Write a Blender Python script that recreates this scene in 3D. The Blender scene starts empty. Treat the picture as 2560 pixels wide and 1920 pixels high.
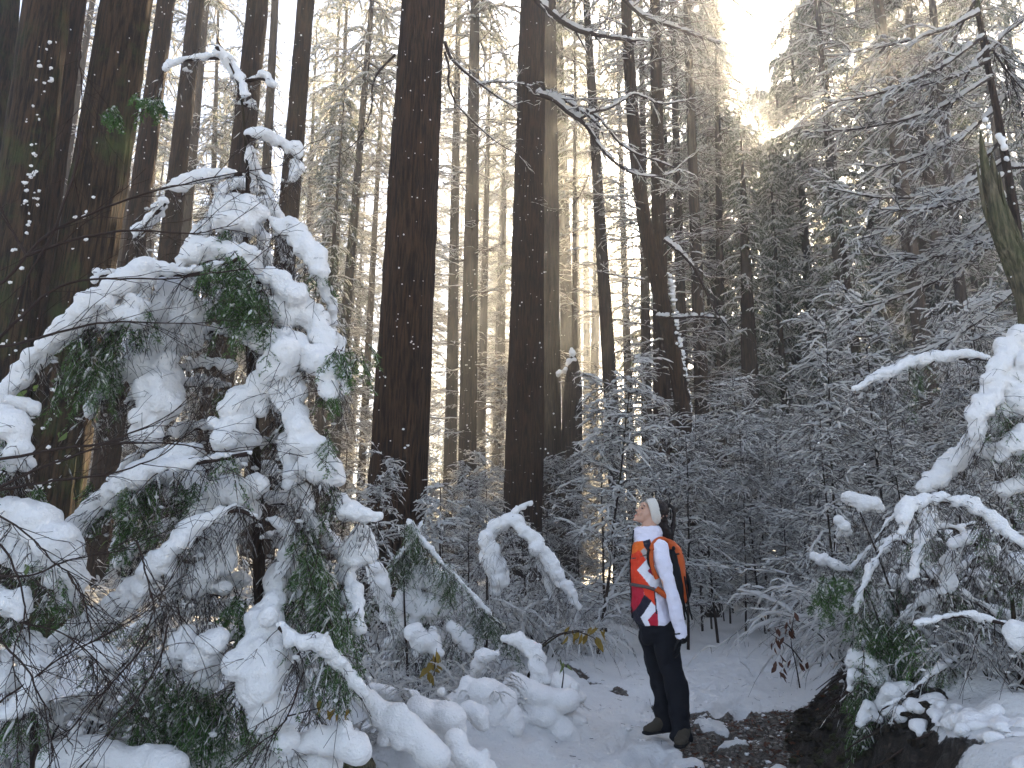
import bpy, math, random
import numpy as np
from mathutils import Matrix, Vector
R = math.radians
C = bpy.context.scene.collection
scn = bpy.context.scene

# ------------------------------------------------------------------ camera
F = 1950.0                      # focal length in pixels of a 2560 px wide picture
PITCH, ROLL = R(13.0), R(1.05)
CAM = np.array([0.0, 0.0, 1.2])
cd = bpy.data.cameras.new('camera'); cam = bpy.data.objects.new('camera', cd); C.objects.link(cam)
cam.matrix_world = Matrix.Translation(CAM.tolist()) @ Matrix.Rotation(math.pi/2 + PITCH, 4, 'X') @ Matrix.Rotation(ROLL, 4, 'Z')
cd.sensor_width = 36; cd.lens = 36*F/2560; cd.clip_end = 2000; cd.clip_start = 0.05
scn.camera = cam
CM = np.array(cam.matrix_world)[:3, :3]
def ray(px, py):
    v = np.array([(px-1280)/F, (960-py)/F, -1.0])
    return CM @ v
def at(px, py, Y):
    """the point seen at pixel (px,py) in the upright plane Y metres ahead"""
    d = ray(px, py)
    return CAM + d*(Y/d[1])

# ------------------------------------------------------------------ light
sd = ray(1915, 352); sd = sd/np.linalg.norm(sd)
SUN_EL = math.asin(sd[2]); SUN_AZ = math.atan2(sd[0], sd[1])
w = bpy.data.worlds.new('World'); scn.world = w; w.use_nodes = True
nt = w.node_tree; bg = nt.nodes['Background']
sky = nt.nodes.new('ShaderNodeTexSky'); sky.sky_type = 'NISHITA'; sky.sun_disc = False
sky.sun_elevation = SUN_EL; sky.sun_rotation = SUN_AZ; sky.air_density = .75; sky.dust_density = .9; sky.ozone_density = 1.0
hs = nt.nodes.new('ShaderNodeHueSaturation'); hs.inputs['Saturation'].default_value = .72; nt.links.new(sky.outputs[0], hs.inputs['Color']); nt.links.new(hs.outputs[0], bg.inputs[0]); bg.inputs[1].default_value = 0.072
sl = bpy.data.lights.new('sun', 'SUN'); sl.energy = 5.0; sl.angle = R(0.5); sl.color = (1.0, 0.80, 0.52)
so = bpy.data.objects.new('sun', sl); C.objects.link(so)
so.rotation_euler = Vector(sd.tolist()).to_track_quat('Z', 'Y').to_euler()
scn.view_settings.view_transform = 'Standard'; scn.view_settings.look = 'None'
scn.view_settings.exposure = 2.65; scn.view_settings.gamma = 1.0
scn.render.engine = 'CYCLES'
cy = scn.cycles
cy.use_denoising = True
cy.max_bounces = 6; cy.diffuse_bounces = 3; cy.glossy_bounces = 1; cy.transmission_bounces = 2; cy.volume_bounces = 1
cy.sample_clamp_indirect = 4.0; cy.caustics_reflective = False; cy.caustics_refractive = False

# ------------------------------------------------------------------ noise, mesh helpers
def _h(*a):
    s = np.zeros(np.broadcast(*a).shape, dtype=np.uint64)
    for k, v in enumerate(a):
        s = s ^ (v.astype(np.int64).astype(np.uint64) * np.uint64([0x9E3779B97F4A7C15, 0xC2B2AE3D27D4EB4F, 0x165667B19E3779F9][k]))
        s = (s ^ (s >> np.uint64(29))) * np.uint64(0xBF58476D1CE4E5B9)
    s = s ^ (s >> np.uint64(32))
    return (s & np.uint64(0xFFFFFF)).astype(np.float64)/float(0xFFFFFF)
def noise2(x, y):
    xi, yi = np.floor(x), np.floor(y); u, v = x-xi, y-yi
    u = u*u*(3-2*u); v = v*v*(3-2*v)
    return ((_h(xi, yi)*(1-u)+_h(xi+1, yi)*u)*(1-v) + (_h(xi, yi+1)*(1-u)+_h(xi+1, yi+1)*u)*v)*2-1
def noise3(p):
    i = np.floor(p); f = p-i; f = f*f*(3-2*f); o = 0
    for a in (0, 1):
        for b in (0, 1):
            for c in (0, 1):
                wgt = (f[:, 0] if a else 1-f[:, 0])*(f[:, 1] if b else 1-f[:, 1])*(f[:, 2] if c else 1-f[:, 2])
                o = o + wgt*_h(i[:, 0]+a, i[:, 1]+b, i[:, 2]+c)
    return o*2-1
def fbm2(x, y, n=4):
    s = 0; a = 1
    for k in range(n):
        s = s + a*noise2(x*2**k+17.3*k, y*2**k-9.1*k); a *= .5
    return s
def smooth(a, b, x):
    t = np.clip((x-a)/(b-a), 0, 1); return t*t*(3-2*t)

class MB:
    """collects vertices and faces (arrays of quads / triangles) into one mesh"""
    def __init__(s): s.v = []; s.q = []; s.t = []; s.n = 0
    def add(s, v, q=None, t=None):
        v = np.asarray(v, float).reshape(-1, 3)
        if q is not None and len(q): s.q.append(np.asarray(q, np.int64).reshape(-1, 4)+s.n)
        if t is not None and len(t): s.t.append(np.asarray(t, np.int64).reshape(-1, 3)+s.n)
        s.v.append(v); s.n += len(v)
    def mesh(s, name, mat, shade=True):
        me = bpy.data.meshes.new(name)
        v = np.concatenate(s.v) if s.v else np.zeros((0, 3))
        q = np.concatenate(s.q) if s.q else np.zeros((0, 4), np.int64)
        t = np.concatenate(s.t) if s.t else np.zeros((0, 3), np.int64)
        me.vertices.add(len(v)); me.vertices.foreach_set('co', v.astype(np.float32).ravel())
        me.loops.add(q.size+t.size)
        me.loops.foreach_set('vertex_index', np.concatenate([q.ravel(), t.ravel()]).astype(np.int32))
        me.polygons.add(len(q)+len(t))
        ls = np.concatenate([np.arange(len(q))*4, q.size+np.arange(len(t))*3]).astype(np.int32)
        me.polygons.foreach_set('loop_start', ls)
        me.polygons.foreach_set('use_smooth', np.full(len(ls), shade))
        me.update(calc_edges=True); me.validate()
        for m in (mat if isinstance(mat, (list, tuple)) else [mat]): me.materials.append(m)
        return me
    def build(s, name, mat, parent=None, shade=True, **kw):
        return link(name, s.mesh(name, mat, shade), parent, **kw)
def link(name, data, parent=None, label=None, cat=None, group=None, kind=None, loc=None):
    o = bpy.data.objects.new(name, data); C.objects.link(o)
    if parent is not None: o.parent = parent
    if loc is not None: o.location = [float(a) for a in loc]
    if label: o['label'] = label
    if cat: o['category'] = cat
    if group: o['group'] = group
    if kind: o['kind'] = kind
    return o
def empty(name, loc, label, cat, group=None, rz=0.0, sc=1.0):
    o = link(name, None, None, label, cat, group, loc=loc); o.rotation_euler = (0, 0, rz); o.scale = (sc,)*3
    o.empty_display_size = .2
    return o

def frames(P):
    T = np.gradient(P, axis=1); T /= np.linalg.norm(T, axis=2, keepdims=True)+1e-9
    up = np.zeros_like(T); up[..., 2] = 1
    steep = np.abs(T[..., 2]) > .95; up[steep] = (1, 0, 0)
    S = np.cross(T, up); S /= np.linalg.norm(S, axis=2, keepdims=True)+1e-9
    U = np.cross(S, T)
    return T, S, U
def tubes(mb, P, Rd, k=3, sx=1.0, sy=1.0, phase=0.0, cap=False):
    """P (T,N,3) paths, Rd (T,N) radii"""
    P = np.asarray(P, float); Rd = np.asarray(Rd, float)
    if P.ndim == 2: P = P[None]
    Rd = Rd.reshape(-1, P.shape[1])
    if not len(P): return
    _, S, U = frames(P); n, N = Rd.shape
    a = np.arange(k)/k*2*math.pi+phase
    V = P[:, :, None, :] + (Rd[..., None]*np.cos(a)*sx)[..., None]*S[:, :, None, :] + (Rd[..., None]*np.sin(a)*sy)[..., None]*U[:, :, None, :]
    b = (np.arange(n)*N*k)[:, None, None]; i = (np.arange(N-1)*k)[None, :, None]; j = np.arange(k)[None, None, :]; j2 = (j+1) % k
    q = np.stack([b+i+j, b+i+j2, b+i+k+j2, b+i+k+j], -1).reshape(-1, 4)
    mb.add(V.reshape(-1, 3), q)
def resample(P, M):
    N = P.shape[1]; t = np.linspace(0, N-1, M); i = np.minimum(t.astype(int), N-2); f = (t-i)[None, :, None]
    return P[:, i]*(1-f)+P[:, i+1]*f
def snow_on(mb, P, Rd, g, w=1.6, h=1.2, M=None, cover=.75, mn=0.0, k=4):
    """lumpy strips of snow lying on the upper side of the paths P"""
    if not len(P): return
    M = M or P.shape[1]*2
    Q = resample(P, M); r = resample(Rd[..., None], M)[..., 0]
    T, S, U = frames(Q)
    hz = np.sqrt(np.clip(1-T[..., 2]**2, 0, 1))
    amt = g.random(r.shape)*.7+.55
    gap = np.repeat(g.random((len(r), (M+2)//3+1)), 3, axis=1)[:, :M] < cover
    amt = amt*np.where(gap, 1, .12)*np.clip((hz-.25)/.5, 0, 1)
    amt[:, 0] *= .4; amt[:, -1] *= .3
    rr = (r*w+mn)*amt
    Q = Q.copy(); Q[..., 2] += r*.75+rr*h*.35
    tubes(mb, Q, rr+1e-4, k=k, sx=1.0, sy=h*.75, phase=math.pi/k if k == 4 else 0)

def spawn(P, ts, g, lenf, ang=(35, 60), N=4, droop=.1, rise=0.0, planar=True, wob=.05):
    """side shoots: for each path in P one shoot per parameter in ts (array M)"""
    n, Np, _ = P.shape; M = len(ts)
    t = np.clip(np.asarray(ts)[None, :] + g.uniform(-.04, .04, (n, M)), 0.02, .99)*(Np-1)
    i = np.minimum(t.astype(int), Np-2); f = (t-i)[..., None]
    I = np.arange(n)[:, None]
    a = P[I, i]; b = P[I, i+1]; o = a*(1-f)+b*f
    T = b-a; T /= np.linalg.norm(T, axis=2, keepdims=True)+1e-9
    side = np.where((np.arange(M) % 2 == 0)[None, :], 1.0, -1.0)*np.ones((n, 1))
    th = np.radians(g.uniform(ang[0], ang[1], (n, M)))*side
    up = np.zeros_like(T); up[..., 2] = 1
    S = np.cross(T, up); S /= np.linalg.norm(S, axis=2, keepdims=True)+1e-9
    D = T*np.cos(th)[..., None]+S*np.sin(th)[..., None]
    if not planar:
        D[..., 2] += g.uniform(-.5, .5, (n, M))
    L = lenf(t/(Np-1))*g.uniform(.6, 1.15, (n, M))
    s = np.linspace(0, 1, N)[None, None, :, None]
    Q = o[:, :, None, :] + D[:, :, None, :]*L[..., None, None]*s
    Q[..., 2] += (rise*s[..., 0]-droop*s[..., 0]**2)*L[..., None]
    Q += g.normal(0, 1, Q.shape)*wob*L[..., None, None]*s
    return Q.reshape(n*M, N, 3), L.reshape(-1)
def blades(mb, o, D, L, W, g, droop=0.0):
    """thin needle-like triangles"""
    n = len(o); a = g.normal(0, 1, (n, 3)); S = np.cross(D, a); S /= np.linalg.norm(S, axis=1, keepdims=True)+1e-9
    tip = o+D*L[:, None]; tip[:, 2] -= droop*L
    V = np.stack([o-S*W[:, None]*.5, o+D*L[:, None]*.4+S*W[:, None]*.5, tip], 1)
    mb.add(V.reshape(-1, 3), t=np.arange(n*3).reshape(-1, 3))

def ico(sub):
    import bmesh
    b = bmesh.new(); bmesh.ops.create_icosphere(b, subdivisions=sub, radius=1.0)
    v = np.array([x.co[:] for x in b.verts]); f = np.array([[x.index for x in q.verts] for q in b.faces]); b.free()
    return v, f
ICO1, ICO2 = ico(1), ico(2)
def blobs(mb, cen, rad, g=None, ic=ICO2, jit=0.0):
    cen = np.asarray(cen, float).reshape(-1, 3); rad = np.asarray(rad, float)
    if rad.ndim == 1: rad = np.repeat(rad[:, None], 3, 1)
    v, f = ic
    V = cen[:, None]+v[None]*rad[:, None]
    if jit and g is not None: V = V + g.normal(0, 1, V.shape)*jit*rad[:, None]
    mb.add(V.reshape(-1, 3), t=(f[None]+(np.arange(len(cen))*len(v))[:, None, None]).reshape(-1, 3))
def remesh(mb, voxel, smooth_it=4, disp=((.012, .06), (.004, .02)), mat=None, name='snow'):
    me = mb.mesh('tmp', []); o = bpy.data.objects.new('tmp', me); C.objects.link(o)
    m = o.modifiers.new('r', 'REMESH'); m.mode = 'VOXEL'; m.voxel_size = voxel
    if smooth_it:
        s = o.modifiers.new('s', 'SMOOTH'); s.iterations = smooth_it; s.factor = .5
    dg = bpy.context.evaluated_depsgraph_get(); dg.update()
    nm = bpy.data.meshes.new_from_object(o.evaluated_get(dg)); nm.name = name
    bpy.data.objects.remove(o); bpy.data.meshes.remove(me)
    n = len(nm.vertices)
    co = np.empty(n*3, np.float32); nm.vertices.foreach_get('co', co); co = co.reshape(-1, 3).astype(float)
    if disp and n:
        no = np.empty(n*3, np.float32); nm.vertex_normals.foreach_get('vector', no); no = no.reshape(-1, 3)
        for amp, sc in disp:
            co += no*(noise3(co/sc)*amp)[:, None]
        nm.vertices.foreach_set('co', co.astype(np.float32).ravel())
    nm.polygons.foreach_set('use_smooth', np.full(len(nm.polygons), True))
    nm.materials.clear()
    for x in (mat if isinstance(mat, (list, tuple)) else [mat]): nm.materials.append(x)
    nm.update()
    return nm, co

# ------------------------------------------------------------------ materials
def mat(name, col, rough=.8, spec=.3):
    m = bpy.data.materials.new(name); m.use_nodes = True
    b = m.node_tree.nodes['Principled BSDF']
    b.inputs['Base Color'].default_value = (*col, 1); b.inputs['Roughness'].default_value = rough
    b.inputs['Specular IOR Level'].default_value = spec
    return m, m.node_tree, b
def nnode(nt, sc, det=4, rough=.55, vec=None, scale3=None):
    tc = nt.nodes.new('ShaderNodeTexCoord'); out = tc.outputs[vec or 'Object']
    if scale3:
        mp = nt.nodes.new('ShaderNodeMapping'); mp.inputs['Scale'].default_value = scale3
        nt.links.new(out, mp.inputs[0]); out = mp.outputs[0]
    n = nt.nodes.new('ShaderNodeTexNoise'); n.inputs['Scale'].default_value = sc; n.inputs['Detail'].default_value = det
    n.inputs['Roughness'].default_value = rough; nt.links.new(out, n.inputs['Vector'])
    return n
def ramp(nt, src, stops):
    r = nt.nodes.new('ShaderNodeValToRGB'); e = r.color_ramp.elements
    e[0].position, e[0].color = stops[0][0], (*stops[0][1], 1); e[1].position, e[1].color = stops[-1][0], (*stops[-1][1], 1)
    for p, c in stops[1:-1]: x = e.new(p); x.color = (*c, 1)
    nt.links.new(src, r.inputs[0]); return r
def bump(nt, b, src, dist, strength=1.0, normal=None):
    n = nt.nodes.new('ShaderNodeBump'); n.inputs['Distance'].default_value = dist; n.inputs['Strength'].default_value = strength
    nt.links.new(src, n.inputs['Height'])
    if normal is not None: nt.links.new(normal, n.inputs['Normal'])
    nt.links.new(n.outputs[0], b.inputs['Normal']); return n.outputs[0]
def translucent(m, nt, b, col, fac):
    o = nt.nodes['Material Output']; t = nt.nodes.new('ShaderNodeBsdfTranslucent'); t.inputs[0].default_value = (*col, 1)
    x = nt.nodes.new('ShaderNodeMixShader'); x.inputs[0].default_value = fac
    nt.links.new(b.outputs[0], x.inputs[1]); nt.links.new(t.outputs[0], x.inputs[2]); nt.links.new(x.outputs[0], o.inputs[0])
def snow_mat(name, trans=0.0, b1=(80, .008), b2=(20, .022)):
    m, nt, b = mat(name, (.89, .87, .85), .65, .25)
    a = nnode(nt, b2[0], 5, .6); n1 = bump(nt, b, a.outputs[0], b2[1], .7)
    c = nnode(nt, b1[0], 3, .6); bump(nt, b, c.outputs[0], b1[1], .7, n1)
    if trans: translucent(m, nt, b, (.9, .88, .84), trans)
    return m
M_snow = snow_mat('snow', .12)
M_twigsnow = snow_mat('twig snow', .58)
def bark_mat(name, dark, light, moss=0.0, sc=1.0, specks=0.0):
    m, nt, b = mat(name, light, .9, .15)
    f = nnode(nt, 34*sc, 5, .62, scale3=(1, 1, .07)); f.inputs['Distortion'].default_value = .25
    big = nnode(nt, 2.2, 4, .6, scale3=(1, 1, .5))
    r = ramp(nt, f.outputs[0], [(.40, dark), (.50, tuple((a+c)/2 for a, c in zip(dark, light))), (.60, light)])
    mx = nt.nodes.new('ShaderNodeMixRGB'); mx.blend_type = 'MULTIPLY'; mx.inputs[0].default_value = .8
    r2 = ramp(nt, big.outputs[0], [(.3, (.75, .72, .7)), (.7, (1.12, 1.1, 1.05))])
    nt.links.new(r.outputs[0], mx.inputs[1]); nt.links.new(r2.outputs[0], mx.inputs[2]); out = mx.outputs[0]
    if moss:
        g = nnode(nt, 1.4, 6, .7); rg = ramp(nt, g.outputs[0], [(.52-moss*.1, (0, 0, 0)), (.72-moss*.1, (1, 1, 1))])
        m2 = nt.nodes.new('ShaderNodeMixRGB'); m2.inputs[2].default_value = (.045, .06, .018, 1)
        nt.links.new(rg.outputs[0], m2.inputs[0]); nt.links.new(out, m2.inputs[1]); out = m2.outputs[0]
    if specks:
        s = nnode(nt, 9, 8, .85); rs = ramp(nt, s.outputs[0], [(.70-specks*.05, (0, 0, 0)), (.72-specks*.05, (1, 1, 1))])
        m3 = nt.nodes.new('ShaderNodeMixRGB'); m3.inputs[2].default_value = (.8, .82, .86, 1)
        nt.links.new(rs.outputs[0], m3.inputs[0]); nt.links.new(out, m3.inputs[1]); out = m3.outputs[0]
    nt.links.new(out, b.inputs['Base Color'])
    bump(nt, b, f.outputs[0], .05, 1.0)
    return m
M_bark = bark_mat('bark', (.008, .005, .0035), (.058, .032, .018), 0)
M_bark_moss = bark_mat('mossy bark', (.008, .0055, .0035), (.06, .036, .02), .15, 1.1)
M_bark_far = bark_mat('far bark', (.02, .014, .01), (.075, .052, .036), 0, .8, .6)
M_bark_thin = bark_mat('thin bark', (.02, .014, .011), (.07, .045, .033), .1, 2.5)
M_oldwood = bark_mat('weathered wood', (.05, .045, .03), (.2, .17, .11), .6, 1.4)
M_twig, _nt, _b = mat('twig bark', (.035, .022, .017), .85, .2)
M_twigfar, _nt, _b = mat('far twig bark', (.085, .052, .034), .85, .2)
def needle_mat(name, c1, c2, tr=.5):
    m, nt, b = mat(name, c1, .6, .3)
    n = nnode(nt, 3.0, 3); r = ramp(nt, n.outputs[0], [(.35, c1), (.65, c2)]); nt.links.new(r.outputs[0], b.inputs['Base Color'])
    translucent(m, nt, b, tuple(min(1, x*1.6) for x in c2), tr)
    return m
M_needle = needle_mat('needles', (.02, .035, .014), (.055, .075, .03))
M_fern = needle_mat('hemlock needles', (.04, .09, .025), (.09, .17, .045), .3)
M_yellowfol = needle_mat('sunlit needles', (.08, .09, .03), (.2, .17, .06), .45)
# ------------------------------------------------------------------ ground
def e_bank(y): return np.interp(y, [2, 3.6, 4.6, 5.7, 7.3, 9, 12, 20, 30], [1.5, 1.55, 1.70, 2.0, 2.55, 3.1, 4.3, 7.9, 12.5])
def e_left(y): return np.interp(y, [2, 4, 5.3, 8, 12, 20, 30], [-.6, -.1, .35, 1.0, 2.0, 5.2, 9.0])
def soil_mask(x, y):
    n = fbm2(x*3.1+5, y*3.1, 4)
    xl = np.interp(y, [2, 4.2, 4.8, 5.3, 6.5, 7.3], [1.35, 1.2, 1.28, 1.16, 1.3, 1.5])
    m = smooth(-.10, .10, x-xl+n*.13)*smooth(.12, -.10, y-7.35+n*.10+.12*(x-2.2))
    # thin dark runnel along the left edge of the trail
    a = np.stack([x, y], -1); best = 9.0
    pts = [(.62, 9.3), (.85, 8.7), (1.2, 7.9), (1.55, 7.35), (2.0, 7.1)]
    for p, q in zip(pts[:-1], pts[1:]):
        p = np.array(p); q = np.array(q); t = np.clip(((a-p)@(q-p))/((q-p)@(q-p)), 0, 1)
        best = np.minimum(best, np.linalg.norm(a-(p+t[..., None]*(q-p)), axis=-1))
    m = np.maximum(m, smooth(.16, .03, best+n*.06))
    isl = smooth(.28, .55, fbm2(x*4.3+31, y*5.5-7, 3)) + smooth(5.15, 4.75, y)*smooth(-.15, .2, fbm2(x*3+3, y*6, 3)+.12-(x-1.4)*.55)
    m = m*(1-np.clip(isl, 0, 1)*smooth(2.2, 1.5, x))
    eb = e_bank(y)
    m = m*smooth(.30, .15, x-eb)
    hb = smooth(8.2, 6.6, y)*smooth(3.45, 3.8, y)
    nb = fbm2(x*4+11, y*4+3, 4)
    bank = smooth(-.12, .02, x-eb+nb*.06)*smooth(.62, .54, x-eb+nb*.12)*hb
    return np.maximum(m, bank), bank
NB = lambda x, y: noise2(x*7, y*7)
DOMES = []
for _px, _py, _r, _Y in ((1200, 1740, 55, 5.6), (1090, 1800, 60, 4.6), (1000, 1760, 50, 5.0), (1330, 1730, 50, 6.0), (1430, 1730, 34, 6.2), (930, 1780, 44, 4.1), (1040, 1860, 46, 4.0), (1180, 1900, 44, 4.2), (1250, 1830, 34, 4.9), (860, 1870, 40, 3.7), (1120, 1690, 34, 6.6), (1240, 1670, 30, 6.9), (1000, 1680, 40, 6.4), (900, 1660, 40, 6.2), (1360, 1790, 26, 5.4), (2440, 1750, 60, 4.6), (2540, 1830, 50, 4.0), (2480, 1640, 40, 5.4)):
    _p = at(_px, _py, _Y); DOMES.append((_p[0], _Y, 1.5*_r*_Y/F, .75*_r*_Y/F))
_g = np.random.default_rng(8); PRINTS = []
for _k in range(80):
    _y = _g.uniform(4.2, 11.5); _w = _g.uniform(.15, .85); PRINTS.append((float(e_left(_y)+_w*(e_bank(_y)-e_left(_y))), float(_y), float(math.atan2(1, .35)+_g.normal()*.25)))
def gz(x, y):
    x = np.asarray(x, float); y = np.asarray(y, float)
    el, eb = e_left(y), e_bank(y)
    z = .025*fbm2(x*1.3, y*1.3, 3)+.014*fbm2(x*6, y*6, 4)
    L = np.clip(el-x, 0, 50)
    z = z + smooth(0, .9, L)*(.13+.11*fbm2(x*1.1+3, y*1.1, 4)) + .03*np.clip(L-1, 0, 8)
    z = z + smooth(0, .5, L)*.035*fbm2(x*3.3, y*3.3, 3)
    Hb = np.interp(y, [3, 6.5, 9, 14], [.50, .44, .22, .12])
    Rr = np.clip(x-eb, 0, 60)
    z = z + Hb*smooth(.02, .60, Rr+.05*fbm2(x*5, y*5, 3)*(Rr > 0)) + smooth(.3, 1.5, Rr)*(.10+.10*fbm2(x*1.2-4, y*1.2, 4)) + .045*np.clip(Rr-.4, 0, 8)
    z = z + .16*np.clip(x-9, 0, 60)*smooth(16, 34, y) + .035*np.clip(y-25, 0, 60) + .02*np.clip(-x-8, 0, 40)*smooth(14, 30, y)
    # trodden hollows on the trail
    z = z - smooth(.2, -.2, np.abs(x-(el+eb)/2)-.7)*np.clip(noise2(x*4.4, y*3.2), 0, 1)*.05 + smooth(1.4, .8, np.abs(x-(el+eb)/2))*.018*fbm2(x*8, y*8, 3)
    for fx, fy, fa in PRINTS:
        u_ = (x-fx)*math.cos(fa)+(y-fy)*math.sin(fa); v_ = -(x-fx)*math.sin(fa)+(y-fy)*math.cos(fa); z = z - .06*np.exp(-((u_/.13)**4+(v_/.055)**4))
    m, bank = soil_mask(x, y)
    z = z - .055*(m-bank).clip(0, 1) + bank*.05*fbm2(x*8, y*8+z*5, 4)
    for mx_, my_, mr_, mh_ in DOMES:
        z = z + mh_*np.clip(1-((x-mx_)**2+((y-my_)*.8)**2)/mr_**2, 0, 1)**.8*(1+.25*NB(x, y))
    return z
def g1(x, y): return float(gz(np.array([x]), np.array([y]))[0])

M_ground, nt, b = mat('ground', (.88, .87, .85), .6, .3)
at_ = nt.nodes.new('ShaderNodeAttribute'); at_.attribute_name = 'soil'
gn = nnode(nt, 30, 6, .7); fine = nnode(nt, 110, 4, .6); voro = nt.nodes.new('ShaderNodeTexVoronoi'); voro.inputs['Scale'].default_value = 38
tcg = nt.nodes.new('ShaderNodeTexCoord'); nt.links.new(tcg.outputs['Object'], voro.inputs['Vector'])
soilc = ramp(nt, gn.outputs[0], [(.3, (.03, .024, .019)), (.48, (.095, .08, .064)), (.6, (.17, .15, .13)), (.74, (.32, .30, .27))])
add = nt.nodes.new('ShaderNodeMath'); add.operation = 'ADD'
ms = nt.nodes.new('ShaderNodeMath'); ms.operation = 'MULTIPLY_ADD'; ms.inputs[1].default_value = .9; ms.inputs[2].default_value = -.45
nt.links.new(gn.outputs[0], ms.inputs[0]); nt.links.new(ms.outputs[0], add.inputs[0]); nt.links.new(at_.outputs['Fac'], add.inputs[1])
edge = ramp(nt, add.outputs[0], [(.44, (0, 0, 0)), (.54, (1, 1, 1))])
snowc = ramp(nt, nnode(nt, 1.7, 5, .65).outputs[0], [(.3, (.82, .81, .79)), (.7, (.89, .88, .86))])
mix = nt.nodes.new('ShaderNodeMixRGB'); nt.links.new(edge.outputs[0], mix.inputs[0]); nt.links.new(snowc.outputs[0], mix.inputs[1]); nt.links.new(soilc.outputs[0], mix.inputs[2])
nt.links.new(mix.outputs[0], b.inputs['Base Color'])
rg = nt.nodes.new('ShaderNodeMapRange'); rg.inputs['To Min'].default_value = .65; rg.inputs['To Max'].default_value = .16; nt.links.new(edge.outputs[0], rg.inputs[0]); nt.links.new(rg.outputs[0], b.inputs['Roughness'])
n1 = bump(nt, b, nnode(nt, 11, 8, .68).outputs[0], .07, .9)
bump(nt, b, gn.outputs[0], .02, .9, n1)

def grid_axis(near0, near1, step, far0, far1, grow=1.06):
    mid = list(np.arange(near0, near1, step)); a = []; s = step; p = near0
    while p > far0: s *= grow; p -= s; a.append(p)
    c = []; s = step; p = mid[-1]
    while p < far1: s *= grow; p += s; c.append(p)
    return np.array(a[::-1]+mid+c)
gx = grid_axis(-3.2, 4.6, .03, -150, 150); gy = grid_axis(2.6, 10.5, .03, -40, 190)
X, Y = np.meshgrid(gx, gy); Z = gz(X, Y)
soil, bnk = soil_mask(X, Y)
V = np.stack([X, Y, Z], -1).reshape(-1, 3); nx = len(gx); ny = len(gy)
i, j = np.meshgrid(np.arange(nx-1), np.arange(ny-1)); q = np.stack([j*nx+i, j*nx+i+1, (j+1)*nx+i+1, (j+1)*nx+i], -1).reshape(-1, 4)
cx = X.reshape(-1)[q].mean(1); cyy = Y.reshape(-1)[q].mean(1); bq = bnk.reshape(-1)[q].mean(1)
isb = (bq > .3) & (cx < 5) & (cyy < 9); ist = ~isb & (cx > e_left(cyy)-.05) & (cx < e_bank(cyy)+.0) & (cyy < 40) & (cyy > -5)
def sub(name, sel):
    f = q[sel]; u, inv = np.unique(f, return_inverse=True)
    m_ = MB(); m_.add(V[u], inv.reshape(-1, 4)); me = m_.mesh(name, M_ground)
    a = me.attributes.new('soil', 'FLOAT', 'POINT'); a.data.foreach_set('value', soil.reshape(-1)[u].astype(np.float32))
    return link(name, me, kind='structure')
sub('ground', ~isb & ~ist); sub('path', ist)
M_path = M_ground; M_ground = M_ground.copy(); M_ground.name = 'bank earth'
for e_, c_ in zip([n_ for n_ in M_ground.node_tree.nodes if n_.name == soilc.name][0].color_ramp.elements, ((.006, .004, .003), (.018, .013, .009), (.04, .03, .022), (.10, .08, .06))): e_.color = (*c_, 1)
sub('earth_bank', isb)

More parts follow.
